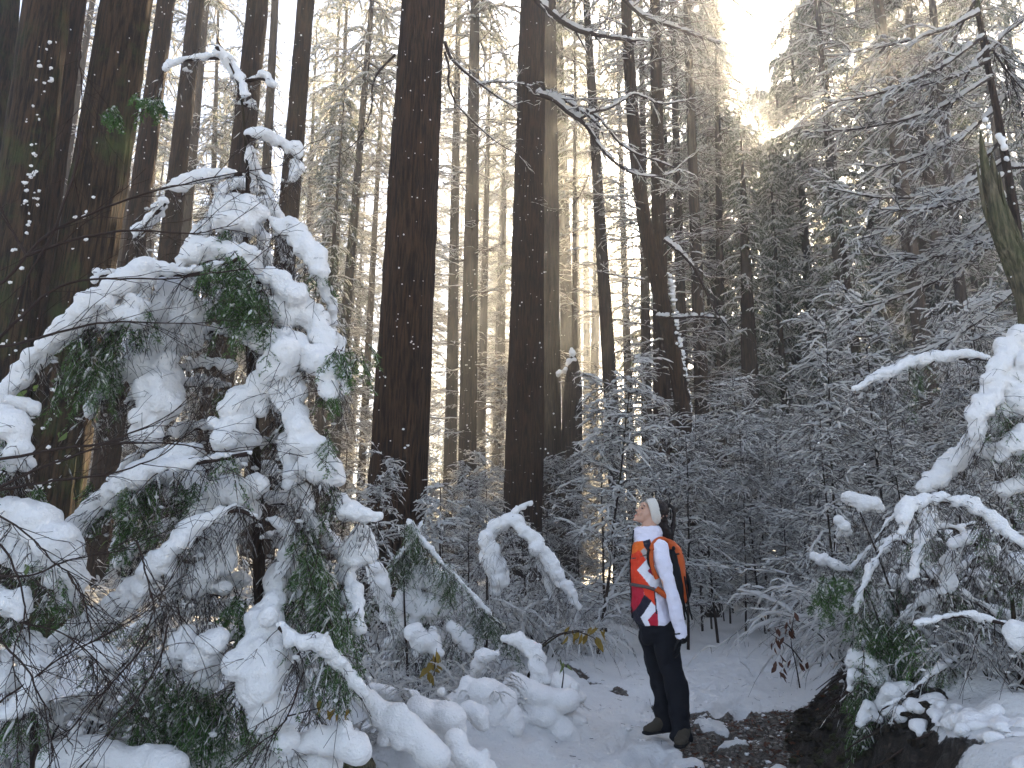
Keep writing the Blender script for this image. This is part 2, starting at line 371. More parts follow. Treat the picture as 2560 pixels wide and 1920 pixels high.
# ------------------------------------------------------------------ tree stock
def tree_parts(seed, H, crown0, dead0, dens=4.5, Lb=2.0, r0=.28, cdens=5.2, clen=2.6, fol=22, zcut=None):
    g = np.random.default_rng(seed); out = {}
    def main(z, L, rise, droop, N=6, wob=.03):
        n = len(z); az = g.uniform(0, 2*math.pi, n); s = np.linspace(0, 1, N)[None, :, None]
        D = np.stack([np.cos(az), np.sin(az), np.zeros(n)], 1); rr = r0*(1-.75*z/H)
        o = D*rr[:, None]*.6; o[:, 2] = z
        P = o[:, None]+D[:, None]*(L[:, None, None]*s)
        P[..., 2] += (rise[:, None]*s[..., 0]-droop[:, None]*s[..., 0]**2)*L[:, None]
        P[:, 1:] += g.normal(0, 1, P[:, 1:].shape)*wob*L[:, None, None]
        return P
    # bare snow-dusted dead branches of the lower stem
    n = int(dens*(crown0+2-dead0)); z = g.uniform(dead0, crown0+2, n); L = Lb*g.uniform(.35, 1.15, n)
    P = main(z, L, g.uniform(-.1, .45, n), g.uniform(0, .5, n))
    Rm = np.linspace(.022, .008, 6)[None]*np.ones((n, 1))
    S1, L1 = spawn(P, np.linspace(.25, .97, 8), g, lambda t: Lb*.36*(1-.45*t), (30, 65), 4, .25, .12)
    R1 = np.linspace(.010, .005, 4)[None]*np.ones((len(S1), 1))
    S2, L2 = spawn(S1, [.45, .8], g, lambda t: Lb*.15*np.ones_like(t), (30, 60), 3, .2)
    R2 = np.linspace(.006, .004, 3)[None]*np.ones((len(S2), 1))
    a = MB(); tubes(a, P, Rm); tubes(a, S1, R1); tubes(a, S2, R2)
    b = MB(); snow_on(b, P, Rm, g, 1.3, 1.2, 10, .8, .006, 3); snow_on(b, S1, R1, g, 1.4, 1.1, 6, .7, .008, 3); snow_on(b, S2, R2, g, 1.5, 1, 4, .7, .006, 3)
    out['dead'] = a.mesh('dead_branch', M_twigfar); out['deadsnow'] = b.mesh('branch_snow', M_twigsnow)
    # green crown
    n = int(cdens*(H-crown0)); z = crown0+(H-crown0)*g.random(n)**1.05*.98; L = clen*(1.0-.88*((z-crown0)/(H-crown0)))*g.uniform(.65, 1.1, n)+.15
    P = main(z, L, g.uniform(-.05, .3, n), g.uniform(.25, .8, n))
    Rm = np.linspace(.03, .008, 6)[None]*np.ones((n, 1))
    S1, L1 = spawn(P, np.linspace(.15, .98, 9), g, lambda t: clen*.3*(1-.55*t), (35, 65), 4, .6, .05)
    R1 = np.linspace(.012, .005, 4)[None]*np.ones((len(S1), 1))
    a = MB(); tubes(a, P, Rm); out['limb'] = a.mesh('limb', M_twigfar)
    f = MB(); k = fol; t = g.random((len(S1), k))*2.99; i = t.astype(int); fr = (t-i)[..., None]; I = np.arange(len(S1))[:, None]
    o = S1[I, i]*(1-fr)+S1[I, i+1]*fr; D = S1[I, i+1]-S1[I, i]; D /= np.linalg.norm(D, axis=2, keepdims=True)
    D = D+g.normal(0, .55, D.shape); D[..., 2] -= .35; D /= np.linalg.norm(D, axis=2, keepdims=True)
    blades(f, o.reshape(-1, 3), D.reshape(-1, 3), g.uniform(.07, .24, len(S1)*k), g.uniform(.012, .034, len(S1)*k), g)
    out['foliage'] = f.mesh('foliage', M_needle, False)
    b = MB(); snow_on(b, P, Rm*1.6, g, 1.6, 1, 9, .8, .015, 3)
    snow_on(b, S1, R1*2, g, 1.8, .9, 7, .5, .02, 3)
    out['foliagesnow'] = b.mesh('snow_cover', M_twigsnow)
    return out
STOCK = [tree_parts(11, 27, 15, 3, r0=.25), tree_parts(12, 30, 12, 4, 5, 2.4, r0=.3), tree_parts(13, 24, 8.5, 2, 5, 2.0, r0=.22, clen=2.2),
         tree_parts(14, 28, 17, 5, 5.5, 2.3, r0=.28)]
STOCK.append(tree_parts(16, 36, 21, 5, 3.2, 2.2, r0=.3, cdens=3.4, clen=3.0)); STOCK.append(tree_parts(17, 36, 23, 7, 2.4, 1.8, r0=.3, cdens=3.4, clen=2.8))
STOCK_H = [27, 30, 24, 28, 36, 36]
DENSE = tree_parts(15, 22, 4.5, 1.5, 4, 1.8, r0=.2, cdens=9, clen=2.6, fol=26)

def attach(root, P, rot=None, sc=1.0, keys=None, xy=1.0):
    """children of one tree: foliage parts that share mesh data with the other trees"""
    for k, nm in (('dead', 'dead_branch'), ('deadsnow', 'branch_snow'), ('limb', 'limb'), ('foliage', 'foliage'), ('foliagesnow', 'snow_cover')):
        if keys and k not in keys: continue
        o = link(nm, P[k], root, kind='stuff')
        if rot is not None: o.rotation_euler = rot
        o.scale = (sc*xy, sc*xy, sc)
def trunk_mesh(path, rad, k=20, mt=None, g=None, wob=.05, seed=0, name='trunk', ridge=0.0):
    """upright trunk along path (N,3) with an uneven skin"""
    P = np.asarray(path, float); Rr = np.asarray(rad, float); N = len(P); a = np.arange(k)/k*2*math.pi
    T = np.gradient(P, axis=0); T /= np.linalg.norm(T, axis=1, keepdims=True)
    S = np.cross(T, [0, 1, 0]); S /= np.linalg.norm(S, axis=1, keepdims=True); U = np.cross(S, T)
    V = P[:, None]+(Rr[:, None]*np.cos(a))[..., None]*S[:, None]+(Rr[:, None]*np.sin(a))[..., None]*U[:, None]
    nrm = V-P[:, None]
    q3 = np.stack([np.cos(a)[None]*1.6+np.zeros((N, 1)), np.sin(a)[None]*1.6+np.zeros((N, 1)), (P[:, 2]*.6)[:, None]+np.zeros((1, k))], -1).reshape(-1, 3)+seed*13.7
    d = noise3(q3)*wob+noise3(q3*np.array([3, 3, 5.]))*wob*.6
    if ridge:
        qq = nrm.reshape(-1, 3)/.055+np.stack([0*P[:, 0], 0*P[:, 0], P[:, 2]/.75], 1).repeat(k, 0)+seed*7.1; qq[:, :2] += (noise3(qq*[.0, .0, 1.3])[:, None])*.5
        rd = (np.abs(noise3(qq))**.7-.4)*ridge+noise3(qq*[2.1, 2.1, 5])*ridge*.35
        d = d+rd/(Rr.repeat(k)+.02)
    V = (P[:, None]+nrm*(1+d.reshape(N, k, 1))).reshape(-1, 3)
    mb = MB(); i, j = np.meshgrid(np.arange(N-1), np.arange(k), indexing='ij'); j2 = (j+1) % k
    mb.add(V, np.stack([i*k+j, i*k+j2, (i+1)*k+j2, (i+1)*k+j], -1).reshape(-1, 4))
    mb.add(P[-1:], t=None); c = mb.n-1
    top = (N-1)*k; mb.t.append(np.stack([np.full(k, c), top+np.arange(k), top+(np.arange(k)+1) % k], -1))
    return mb.mesh(name, mt or M_bark)

def hero(name, label, p0, p1, wpx, Y, H=28, mt=None, stock=None, cat='tree', crown=True, dead=False, flare=1.25, group=None, wy=500, bend=None, keys=None, k=22, wob=.05, ridge=0.0):
    """a trunk seen through two pixels (each (px,py)) standing Y metres ahead, wpx wide at height wy"""
    a, b_ = at(*p0, Y), at(*p1, Y); s = (a[0]-b_[0])/(a[2]-b_[2])
    zb = 0.0
    for _ in range(3): xb = b_[0]+s*(zb-b_[2]); zb = g1(xb, Y)
    r = wpx/2*np.linalg.norm(at(1280, wy, Y)-CAM)/F*math.cos(math.atan((960-wy)/F)*1.0)
    zr = at(p0[0], wy, Y)[2]-zb
    rb = r/(1-.72*zr/H)
    z = np.concatenate([[-.4, 0, .15, .35, .7, 1.2], np.linspace(1.35, H, 26 if not ridge else 190)])
    path = np.stack([s*z, np.zeros_like(z), z], 1)
    if bend:      # list of (pixel x, pixel y) the stem passes through
        pp = np.array([at(x, y, Y) for x, y in bend]); o = np.argsort(pp[:, 2])
        path[:, 0] = np.interp(z+zb, pp[o, 2], pp[o, 0])-xb
        lo = z+zb < pp[o, 2][0]; path[lo, 0] = pp[o, 0][0]-xb + s*(z[lo]+zb-pp[o, 2][0]); path[:, 0] -= np.interp(0, z, path[:, 0])*0
        hi = z+zb > pp[o, 2][-1]; path[hi, 0] = pp[o, 0][-1]-xb+.02*(z[hi]+zb-pp[o, 2][-1])
    rad = rb*(1-.72*np.clip(z, 0, H)/H)*(1-.93*(np.clip(z, 0, H)/H)**6)*(1+(flare-1)*np.exp(-np.clip(z, 0, 9)/.45))
    root = empty(name, (xb, Y, zb), label, cat, group)
    link('trunk', trunk_mesh(path, rad, k, mt, seed=int(abs(xb)*10)+int(Y), wob=wob, ridge=ridge), root)
    if crown or dead:
        n = 4+int(abs(xb*7+Y)) % 2 if H > 20 else 2; sc = H/STOCK_H[n]
        kk = keys or ((['dead', 'deadsnow'] if dead else [])+(['limb', 'foliage', 'foliagesnow'] if crown else []))
        attach(root, STOCK[n], (0, math.atan(s), 0), sc, kk)
    return root, xb, zb, s, rb

# near, hand-measured trunks ------------------------------------------------
HN = {}
def H_(key, *a, **k): HN[key] = hero('tree', *a, **k)
H_('T0', 'mossy trunk cut by the left edge of the picture, top left corner', (0, 0), (-45, 700), 95, 10.5, 36.0, M_bark_moss, k=72, ridge=.016)
H_('T1', 'massive mossy bark trunk second from the left edge, snow spattered on its right side', (118, 0), (32, 700), 112, 9.0, 36.0, M_bark_moss, k=96, ridge=.02)
H_('T1b', 'dark trunk half hidden behind the snow spattered leftmost trunks', (186, 0), (92, 700), 62, 11.0, 36.0, M_bark, k=64, ridge=.016)
H_('T2', 'huge furrowed trunk leaning right, behind the left arm of the snowy hemlock', (318, 0), (209, 700), 128, 9.4, 38.0, M_bark_moss, k=96, ridge=.02)
H_('T3', 'brown trunk just right of the huge leaning left trunk, top hidden', (415, 0), (325, 700), 50, 16, 35.0, M_bark, k=48, ridge=.014)
H_('T4', 'straight brown trunk behind the bare leader of the snowy hemlock, on its left', (492, 0), (414, 700), 46, 18, 35.0, M_bark, k=48, ridge=.014)
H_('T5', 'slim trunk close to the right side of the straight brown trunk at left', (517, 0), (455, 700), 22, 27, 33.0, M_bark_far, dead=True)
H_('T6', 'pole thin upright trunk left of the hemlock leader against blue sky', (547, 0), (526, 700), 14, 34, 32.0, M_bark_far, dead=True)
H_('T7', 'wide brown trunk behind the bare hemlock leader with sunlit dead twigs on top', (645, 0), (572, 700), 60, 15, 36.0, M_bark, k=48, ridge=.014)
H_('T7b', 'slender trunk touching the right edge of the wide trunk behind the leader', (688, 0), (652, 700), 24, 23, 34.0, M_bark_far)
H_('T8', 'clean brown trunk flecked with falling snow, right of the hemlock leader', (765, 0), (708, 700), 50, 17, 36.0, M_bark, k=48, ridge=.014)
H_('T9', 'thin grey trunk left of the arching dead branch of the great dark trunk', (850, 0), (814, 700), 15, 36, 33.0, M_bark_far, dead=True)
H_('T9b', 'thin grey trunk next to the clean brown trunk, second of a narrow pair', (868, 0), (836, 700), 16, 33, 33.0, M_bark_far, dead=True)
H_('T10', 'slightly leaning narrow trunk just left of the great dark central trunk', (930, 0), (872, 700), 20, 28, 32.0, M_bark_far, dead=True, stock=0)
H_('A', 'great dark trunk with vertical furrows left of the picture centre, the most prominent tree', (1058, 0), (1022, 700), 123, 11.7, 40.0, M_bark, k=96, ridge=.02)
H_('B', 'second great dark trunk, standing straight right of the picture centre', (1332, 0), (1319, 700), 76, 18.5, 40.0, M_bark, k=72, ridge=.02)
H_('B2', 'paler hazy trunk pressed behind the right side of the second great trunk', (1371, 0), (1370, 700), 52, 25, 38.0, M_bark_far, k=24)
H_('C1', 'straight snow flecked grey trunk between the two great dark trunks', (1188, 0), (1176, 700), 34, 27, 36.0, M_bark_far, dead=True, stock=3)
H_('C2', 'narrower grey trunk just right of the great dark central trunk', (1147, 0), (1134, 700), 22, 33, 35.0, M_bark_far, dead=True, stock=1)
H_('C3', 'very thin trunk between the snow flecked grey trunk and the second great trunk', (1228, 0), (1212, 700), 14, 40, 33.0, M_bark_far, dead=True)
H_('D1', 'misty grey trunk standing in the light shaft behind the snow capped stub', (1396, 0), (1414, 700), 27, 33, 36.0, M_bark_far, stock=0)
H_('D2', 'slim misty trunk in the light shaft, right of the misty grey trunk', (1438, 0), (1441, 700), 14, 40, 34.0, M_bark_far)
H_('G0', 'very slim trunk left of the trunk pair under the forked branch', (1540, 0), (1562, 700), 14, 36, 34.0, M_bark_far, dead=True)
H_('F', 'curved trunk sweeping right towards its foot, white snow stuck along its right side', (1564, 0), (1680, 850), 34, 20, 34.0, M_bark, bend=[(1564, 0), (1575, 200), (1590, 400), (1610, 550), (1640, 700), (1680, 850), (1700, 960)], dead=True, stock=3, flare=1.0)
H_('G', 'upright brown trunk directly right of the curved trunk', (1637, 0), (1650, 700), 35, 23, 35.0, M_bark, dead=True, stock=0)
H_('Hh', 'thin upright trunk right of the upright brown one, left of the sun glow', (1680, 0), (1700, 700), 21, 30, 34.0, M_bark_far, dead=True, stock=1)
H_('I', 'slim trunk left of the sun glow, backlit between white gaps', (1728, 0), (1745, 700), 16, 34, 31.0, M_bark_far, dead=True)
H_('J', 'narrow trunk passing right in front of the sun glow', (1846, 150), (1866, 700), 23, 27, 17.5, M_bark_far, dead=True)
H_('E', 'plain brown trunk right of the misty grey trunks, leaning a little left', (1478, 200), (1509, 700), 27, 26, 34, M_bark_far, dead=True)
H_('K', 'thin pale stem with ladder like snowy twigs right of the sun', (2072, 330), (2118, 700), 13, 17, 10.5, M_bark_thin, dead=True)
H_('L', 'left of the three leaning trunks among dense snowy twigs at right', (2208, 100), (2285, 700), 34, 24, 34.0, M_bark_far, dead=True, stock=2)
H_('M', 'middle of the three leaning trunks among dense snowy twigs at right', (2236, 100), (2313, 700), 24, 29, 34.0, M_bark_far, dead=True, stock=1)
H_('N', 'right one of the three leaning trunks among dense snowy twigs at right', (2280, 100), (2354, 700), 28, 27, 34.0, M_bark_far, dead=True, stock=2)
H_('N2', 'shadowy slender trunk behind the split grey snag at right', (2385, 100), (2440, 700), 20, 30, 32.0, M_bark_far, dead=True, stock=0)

for key, lab, p0, p1, w_, Y_, H_h in (
 ('x1', 'slender trunk seen between the huge leaning left trunk and the next brown one', (338, 0), (303, 700), 19, 30, 35), ('x2', 'slender trunk between the two brown trunks left of the hemlock leader', (398, 0), (370, 700), 15, 36, 35),
 ('x3', 'pencil thin trunk just right of the clean flecked brown trunk', (795, 0), (766, 700), 12, 40, 33), ('x4', 'thin far trunk close left of the second great trunk', (1268, 0), (1256, 700), 14, 44, 34),
 ('x5', 'thin far trunk between the misty trunks and the curved trunk', (1500, 0), (1490, 700), 15, 40, 35), ('x6', 'straight trunk half covered by the upright brown trunk at the curved one', (1602, 0), (1612, 700), 20, 32, 36),
 ('x7', 'dark slim trunk left of the sun glow, second from it', (1790, 0), (1800, 700), 17, 33, 34), ('x8', 'slim far trunk under the forked snowy branch', (1462, 0), (1466, 700), 12, 46, 34),
 ('x9', 'slender trunk right of the pale ladder like stem', (2140, 0), (2188, 700), 19, 31, 35), ('x10', 'thin far trunk between ladder like stem and the three leaning trunks', (2180, 0), (2232, 700), 14, 38, 34),
 ('x11', 'dark trunk between the three leaning trunks and the snag', (2330, 0), (2398, 700), 24, 25, 35), ('x12', 'slim trunk in the shade beside the right picture edge', (2510, 0), (2590, 700), 20, 27, 34),
 ('x13', 'thin trunk behind the great dark trunk showing on its left side', (968, 0), (930, 700), 13, 37, 34), ('x14', 'thin trunk right of the sun glow, below the bright gap', (1958, 200), (1978, 700), 15, 35, 20)):
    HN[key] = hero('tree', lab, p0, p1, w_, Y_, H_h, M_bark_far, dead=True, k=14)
# ------------------------------------------------------------------ the rest of the forest
g = np.random.default_rng(5)
placed = [(v[1], at(0, 0, 1)[1]*0) for v in HN.values()]
pos = [(v[0].location.x, v[0].location.y) for v in HN.values()]
def free(x, y, d): return all((x-a)**2+(y-b_)**2 > d*d for a, b_ in pos)
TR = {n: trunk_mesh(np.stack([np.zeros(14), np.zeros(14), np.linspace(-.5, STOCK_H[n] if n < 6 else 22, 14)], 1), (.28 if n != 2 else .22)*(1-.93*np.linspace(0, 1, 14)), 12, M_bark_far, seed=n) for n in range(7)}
cnt = 0; tries = 0
while cnt < 165 and tries < 4000:
    tries += 1
    Yd = 24+56*g.random()**.8; px = g.uniform(-350, 2950)
    if px < 1300 and Yd < 45 and g.random() < .6: continue
    if 1300 < px < 2100 and Yd > 40 and g.random() < .8: continue
    x = (px-1280)/F*Yd/math.cos(PITCH)*1.0
    gap = 1790 < px < 2020
    if gap and Yd < 62: continue
    if not free(x, Yd, 2.2): continue
    pos.append((x, Yd)); cnt += 1
    right = px > 1950
    n = int(g.choice([0, 1, 2, 3, 4, 5, 4, 5])); sc = g.uniform(.72, 1.0)
    if Yd > 44: n = int(g.choice([0, 3, 1, 4])); sc = g.uniform(.95, 1.3)
    dense = right and Yd > 27 and g.random() < .35
    if gap: sc = g.uniform(.6, .8)
    if Yd > 58:
        lab, grp = 'distant snow dusted conifer deep in the forest behind the grey trunks', 'distant conifers'
    elif right:
        lab, grp = 'snow crusted conifer in the shaded thicket on the right slope', 'conifers on the right slope'
    elif px < 1000:
        lab, grp = 'tall conifer with dead snowy branches against the blue sky at left', 'tall conifers at left'
    else:
        lab, grp = 'tall hazy conifer with snowy dead branches in the middle distance', 'middle distance conifers'
    r = empty('conifer', (x, Yd, g1(x, Yd)), lab, 'tree', grp, g.uniform(0, 6.28), sc)
    link('trunk', TR[6 if dense else n], r)
    attach(r, DENSE if dense else STOCK[n])
# tall dark conifers whose crowns frame the bright gap above the sun
for (px, Yd, H, lab) in ((2130, 30, 27, 'tall snow laden conifer forming the right edge of the bright gap'), (2035, 42, 31, 'conifer just right of the sun glow with drooping snowy boughs'),
                         (1790, 38, 34, 'conifer with drooping snowy boughs on the left edge of the bright gap'), (2480, 33, 27, 'dense snowy conifer behind the split grey snag'), (1680, 37, 30, 'tall conifer whose crown closes the view above the curved trunk'), (2230, 37, 31, 'dense conifer high on the right slope, first of the dark crowns beside the bright gap'), (2330, 28, 26, 'dense conifer above the three leaning trunks'), (2420, 42, 33, 'tall dense conifer far back on the right slope'), (2580, 26, 27, 'dense conifer filling the upper right corner'), (1800, 43, 36, 'far tall conifer hugging the left flank of the bright gap'),
                         (1960, 30, at(1960, 400, 30)[2], 'low dense conifer below the sun glow'), (1885, 36, at(1885, 290, 36)[2], 'conifer whose tip stands just under the bright gap'), (1935, 52, at(1930, 250, 52)[2], 'farther conifer in the bottom of the bright gap, behind the sun'),
                         (1990, 41, at(1995, 240, 41)[2], 'conifer with a drooping tip on the right flank of the bright gap'), (1825, 46, at(1825, 60, 46)[2], 'conifer with a ragged tip on the left flank of the bright gap'), (2040, 34, at(2040, 60, 34)[2], 'slender conifer at the right edge of the bright gap'), (1950, 60, at(1950, 390, 60)[2], 'remote conifer in the notch under the bright gap')):
    x = (px-1280)/F*Yd/math.cos(PITCH); r = empty('conifer', (x, Yd, g1(x, Yd)), lab, 'tree', None, px*.1, H/22)
    link('trunk', TR[6], r); attach(r, DENSE)

# far wood, one mass beyond the countable trees
f = MB(); s_ = MB(); th = g.uniform(-1.0, 1.0, 420); dd = g.uniform(92, 130, 420); X0 = np.sin(th)*dd; Y0 = np.cos(th)*dd; Hh = g.uniform(17, 27, 420)*np.where((X0/Y0 > .24) & (X0/Y0 < .40), .55, 1)
Z0 = gz(X0, Y0); n = 420; t = g.random((420, n)); az = g.uniform(0, 6.28, (420, n)); rr = (1-t)*3.0*g.uniform(.3, 1, (420, n))+.2
o = np.stack([X0[:, None]+np.cos(az)*rr*.4, Y0[:, None]+np.sin(az)*rr*.4, Z0[:, None]+Hh[:, None]*(.1+.9*t)], -1).reshape(-1, 3)
D = np.stack([np.cos(az), np.sin(az), -.5+0*az], -1).reshape(-1, 3); D /= np.linalg.norm(D, axis=1, keepdims=True)
sel = g.random(len(o)) < .55; L = rr.reshape(-1)*.7+.4
blades(f, o[~sel], D[~sel], L[~sel], L[~sel]*.13, g); blades(s_, o[sel]+[0, 0, .1], D[sel], L[sel], L[sel]*.13, g)
tubes(f, np.stack([np.stack([X0, Y0, Z0-1], -1), np.stack([X0, Y0, Z0+Hh*.5], -1), np.stack([X0, Y0, Z0+Hh], -1)], 1), np.array([.3, .2, .05])[None]*np.ones((420, 1)))
far = f.build('far_wood', M_needle, None, False, label='far snowy wood closing the view behind all the trunks', cat='wood', kind='stuff')
s_.build('snow_cover', M_twigsnow, far, False, kind='stuff')

# ------------------------------------------------------------------ young trees of the understorey
def sapling(seed, H, nb, Lm, sec=8, ter=2, sn=1.0, droop=.25, stem=.026, lean=.03):
    g = np.random.default_rng(seed); s = np.linspace(0, 1, 9)
    st = np.stack([np.cumsum(g.normal(0, lean, 9))*H*.15, np.cumsum(g.normal(0, lean, 9))*H*.15, s*H-.1], 1); st[0, :2] = 0
    sr = stem*(1-.8*s)
    zt = g.uniform(.12, .97, nb)**.9; o = np.stack([np.interp(zt, s, st[:, c]) for c in range(3)], 1)
    az = g.uniform(0, 6.28, nb); L = Lm*(1.05-zt*.8)*g.uniform(.3, 1.25, nb); D = np.stack([np.cos(az), np.sin(az), 0*az], 1)
    u = np.linspace(0, 1, 6)[None, :, None]; P = o[:, None]+D[:, None]*L[:, None, None]*u
    P[..., 2] += (g.uniform(-.15, .75, nb)[:, None]*u[..., 0]-g.uniform(.0, 2.8, nb)[:, None]*droop*u[..., 0]**2)*L[:, None]
    P[:, 1:] += np.cumsum(g.normal(0, .028, P[:, 1:].shape), 1)*L[:, None, None]
    Rm = np.linspace(.011, .0035, 6)[None]*np.ones((nb, 1))*(.6+.4*H/5)
    S1, _ = spawn(P, np.linspace(.15, .97, sec), g, lambda t: Lm*.42*(1-.5*t)*g.uniform(.4, 1.3, t.shape), (22, 68), 5, droop, .1, False, .06)
    R1 = np.linspace(.0058, .0032, 5)[None]*np.ones((len(S1), 1))
    S2, _ = spawn(S1, np.linspace(.35, .85, ter), g, lambda t: Lm*.17*np.ones_like(t), (25, 65), 3, droop, .05, False, .08)
    R2 = np.linspace(.004, .0028, 3)[None]*np.ones((len(S2), 1))
    a = MB(); tubes(a, st[None], sr[None], 6); stem_m = a.mesh('stem', M_bark_thin)
    a = MB(); tubes(a, P, Rm); tubes(a, S1, R1); tubes(a, S2, R2)
    b = MB(); snow_on(b, P, Rm, g, 1.6*sn, 1.5, 16, .72, .011*sn, 4); snow_on(b, S1, R1, g, 1.5*sn, 1.35, 10, .55, .010*sn, 4); snow_on(b, S2, R2, g, 1.4*sn, 1.1, 5, .45, .008*sn, 3)
    return stem_m, a.mesh('branchwork', M_twig), b.mesh('snow_cover', M_twigsnow)
def shrub(seed, n, L0, arch, sec=7, ter=2, sn=1.0, r0=.011, up=1.2):
    g = np.random.default_rng(seed); az = g.uniform(0, 6.28, n); D = np.stack([np.cos(az), np.sin(az), 0*az], 1)
    o = np.stack([g.normal(0, .18, n), g.normal(0, .18, n), np.full(n, -.08)], 1); L = L0*g.uniform(.55, 1.15, n); u = np.linspace(0, 1, 10)[None, :, None]
    P = o[:, None]+D[:, None]*(L[:, None, None]*u**1.25*g.uniform(.5, .9, n)[:, None, None])
    P[..., 2] += (up*g.uniform(.7, 1.2, n)[:, None]*u[..., 0]-arch*g.uniform(.5, 1.25, n)[:, None]*u[..., 0]**2.4)*L[:, None]*.8
    P[:, 1:] += np.cumsum(g.normal(0, .012, P[:, 1:].shape), 1)*L[:, None, None]
    Rm = np.linspace(r0, .003, 10)[None]*np.ones((n, 1))
    S1, _ = spawn(P, np.linspace(.3, .97, sec), g, lambda t: L0*.34*(1-.4*t), (25, 60), 4, .5, .15, False)
    R1 = np.linspace(.004, .002, 4)[None]*np.ones((len(S1), 1))
    S2, _ = spawn(S1, np.linspace(.3, .9, ter), g, lambda t: L0*.12*np.ones_like(t), (25, 60), 3, .4, 0, False)
    R2 = np.linspace(.0026, .0016, 3)[None]*np.ones((len(S2), 1))
    a = MB(); tubes(a, P, Rm, 5); st = a.mesh('stem', M_bark_thin)
    a = MB(); tubes(a, S1, R1); tubes(a, S2, R2)
    b = MB(); snow_on(b, P, Rm, g, 1.7*sn, 1.4, 20, .8, .014*sn, 4); snow_on(b, S1, R1, g, 1.7*sn, 1.2, 7, .72, .011*sn, 4); snow_on(b, S2, R2, g, 1.5*sn, 1, 4, .65, .007*sn, 3)
    return st, a.mesh('branchwork', M_twig), b.mesh('snow_cover', M_twigsnow)
SAP = [sapling(31, 4.6, 46, 1.15), sapling(32, 5.6, 54, 1.35), sapling(33, 3.4, 38, .95), sapling(34, 6.4, 56, 1.5, droop=.15), sapling(35, 2.6, 30, .9, sn=1.25)]
SHR = [shrub(41, 13, 1.9, 1.0), shrub(42, 11, 2.4, 1.3), shrub(43, 15, 1.4, .8, sn=1.2), shrub(44, 9, 2.8, 1.5, sn=1.1)]
def put(name, stock, x, y, label, cat, group, sc=1.0, rz=None, tilt=(0, 0), dz=0):
    r = empty(name, (x, y, g1(x, y)+dz), label, cat, group, g.uniform(0, 6.28) if rz is None else rz, sc)
    r.rotation_euler[0], r.rotation_euler[1] = tilt
    link('stem', stock[0], r); link('branchwork', stock[1], r, kind='stuff'); link('snow_cover', stock[2], r, kind='stuff')
    return r
sp = []
def spaced(x, y, d):
    if any((x-a)**2+(y-b_)**2 < d*d for a, b_ in sp): return False
    sp.append((x, y)); return True
def X_of(px, Yd): return (px-1280)/F*Yd/math.cos(PITCH)
cnt = 0
while cnt < 98:
    Yd = 9.6+17*g.random()**1.15; px = g.uniform(930, 2620) if g.random() < .86 else g.uniform(-150, 930)
    if px < 930 and Yd < 13: continue
    x = X_of(px, Yd)
    if e_left(Yd)-.25 < x < e_bank(Yd)+.3 and Yd < 15: continue
    if px < 1330 and Yd < 13 and g.random() < .6: continue
    if px < 1480 and 12 < Yd < 19 and g.random() < .45: continue
    if not spaced(x, Yd, .7): continue
    cnt += 1
    grp = ('young trees right of the trail' if x > e_bank(Yd) else 'young trees left of the trail') if px > 930 else 'young trees behind the hemlock'
    lab = {'young trees right of the trail': 'young bare tree with snow lined twigs in the thicket right of the trail',
           'young trees left of the trail': 'young thin stemmed tree with snow lined twigs left of the trail behind the hiker',
           'young trees behind the hemlock': 'young snow lined tree in the sunlit thicket behind the big snowy hemlock'}[grp]
    small = Yd < 12.5
    lim = 9.9
    if 860 < px < 1480 and Yd < 19:
        lim = at(px, g.uniform(1040, 1200) if px < 1390 else g.uniform(900, 1050), Yd)[2]-g1(x, Yd); small = True
    k = int(g.choice([0, 2, 4, 0])) if small else int(g.choice([0, 1, 1, 3, 2]))
    SH = (4.6, 5.6, 3.4, 6.4, 2.6)[k]; up_ = lim/SH
    put('sapling', SAP[k], x, Yd, lab, 'young tree', grp, min(up_, g.uniform(.7, 1.05)*(1.0 if small or px > 1480 else .8)*(1.1 if px > 1900 else .95)), tilt=(g.normal(0, .06), g.normal(0, .06)))
for (px, Yd, k, sc_) in ((1700, 12.5, 2, 1.0), (1735, 15.5, 0, .95), (1770, 13.2, 2, .95), (1800, 18, 1, .9), (1835, 15.0, 0, .9), (1870, 19, 1, .9), (1890, 16.2, 4, 1.1), (1925, 21, 1, 1.0), (1950, 18.4, 0, 1.0), (1985, 22, 3, .8), (1990, 17, 2, 1.1), (2030, 20, 0, 1.1), (1660, 14, 0, .9), (1620, 11.8, 2, 1.0), (1860, 24, 3, .9), (2000, 26, 3, 1.0), (1760, 23, 3, .8), (1930, 14.4, 4, .9)):
    sp.append((X_of(px, Yd), Yd)); put('sapling', SAP[k], X_of(px, Yd), Yd, 'x', 'young tree', 'young trees at the trail bend', sc_, tilt=(g.normal(0, .03), g.normal(0, .03)))
cnt = 0
while cnt < 42:
    Yd = 25+26*g.random(); px = g.uniform(-200, 2750); x = X_of(px, Yd)
    if not spaced(x, Yd, 1.1): continue
    cnt += 1
    put('sapling', SAP[int(g.choice([1, 3, 0]))], x, Yd, 'snowy understorey tree far back between the trunks', 'young tree', 'far understorey trees', g.uniform(1.1, 1.7))
cnt = 0
while cnt < 60:
    Yd = 8.6+13*g.random(); px = g.uniform(-100, 2700); x = X_of(px, Yd)
    if e_left(Yd)-.5 < x < e_bank(Yd)+.5: continue
    if not spaced(x, Yd, .8): continue
    cnt += 1
    side = x > e_bank(Yd)
    put('shrub', SHR[int(g.integers(0, 4))], x, Yd, 'arching snow covered shrub on the forest floor '+('right of the trail' if side else 'left of the trail'), 'shrub', 'shrubs right of the trail' if side else 'shrubs left of the trail', g.uniform(.6, 1.0))

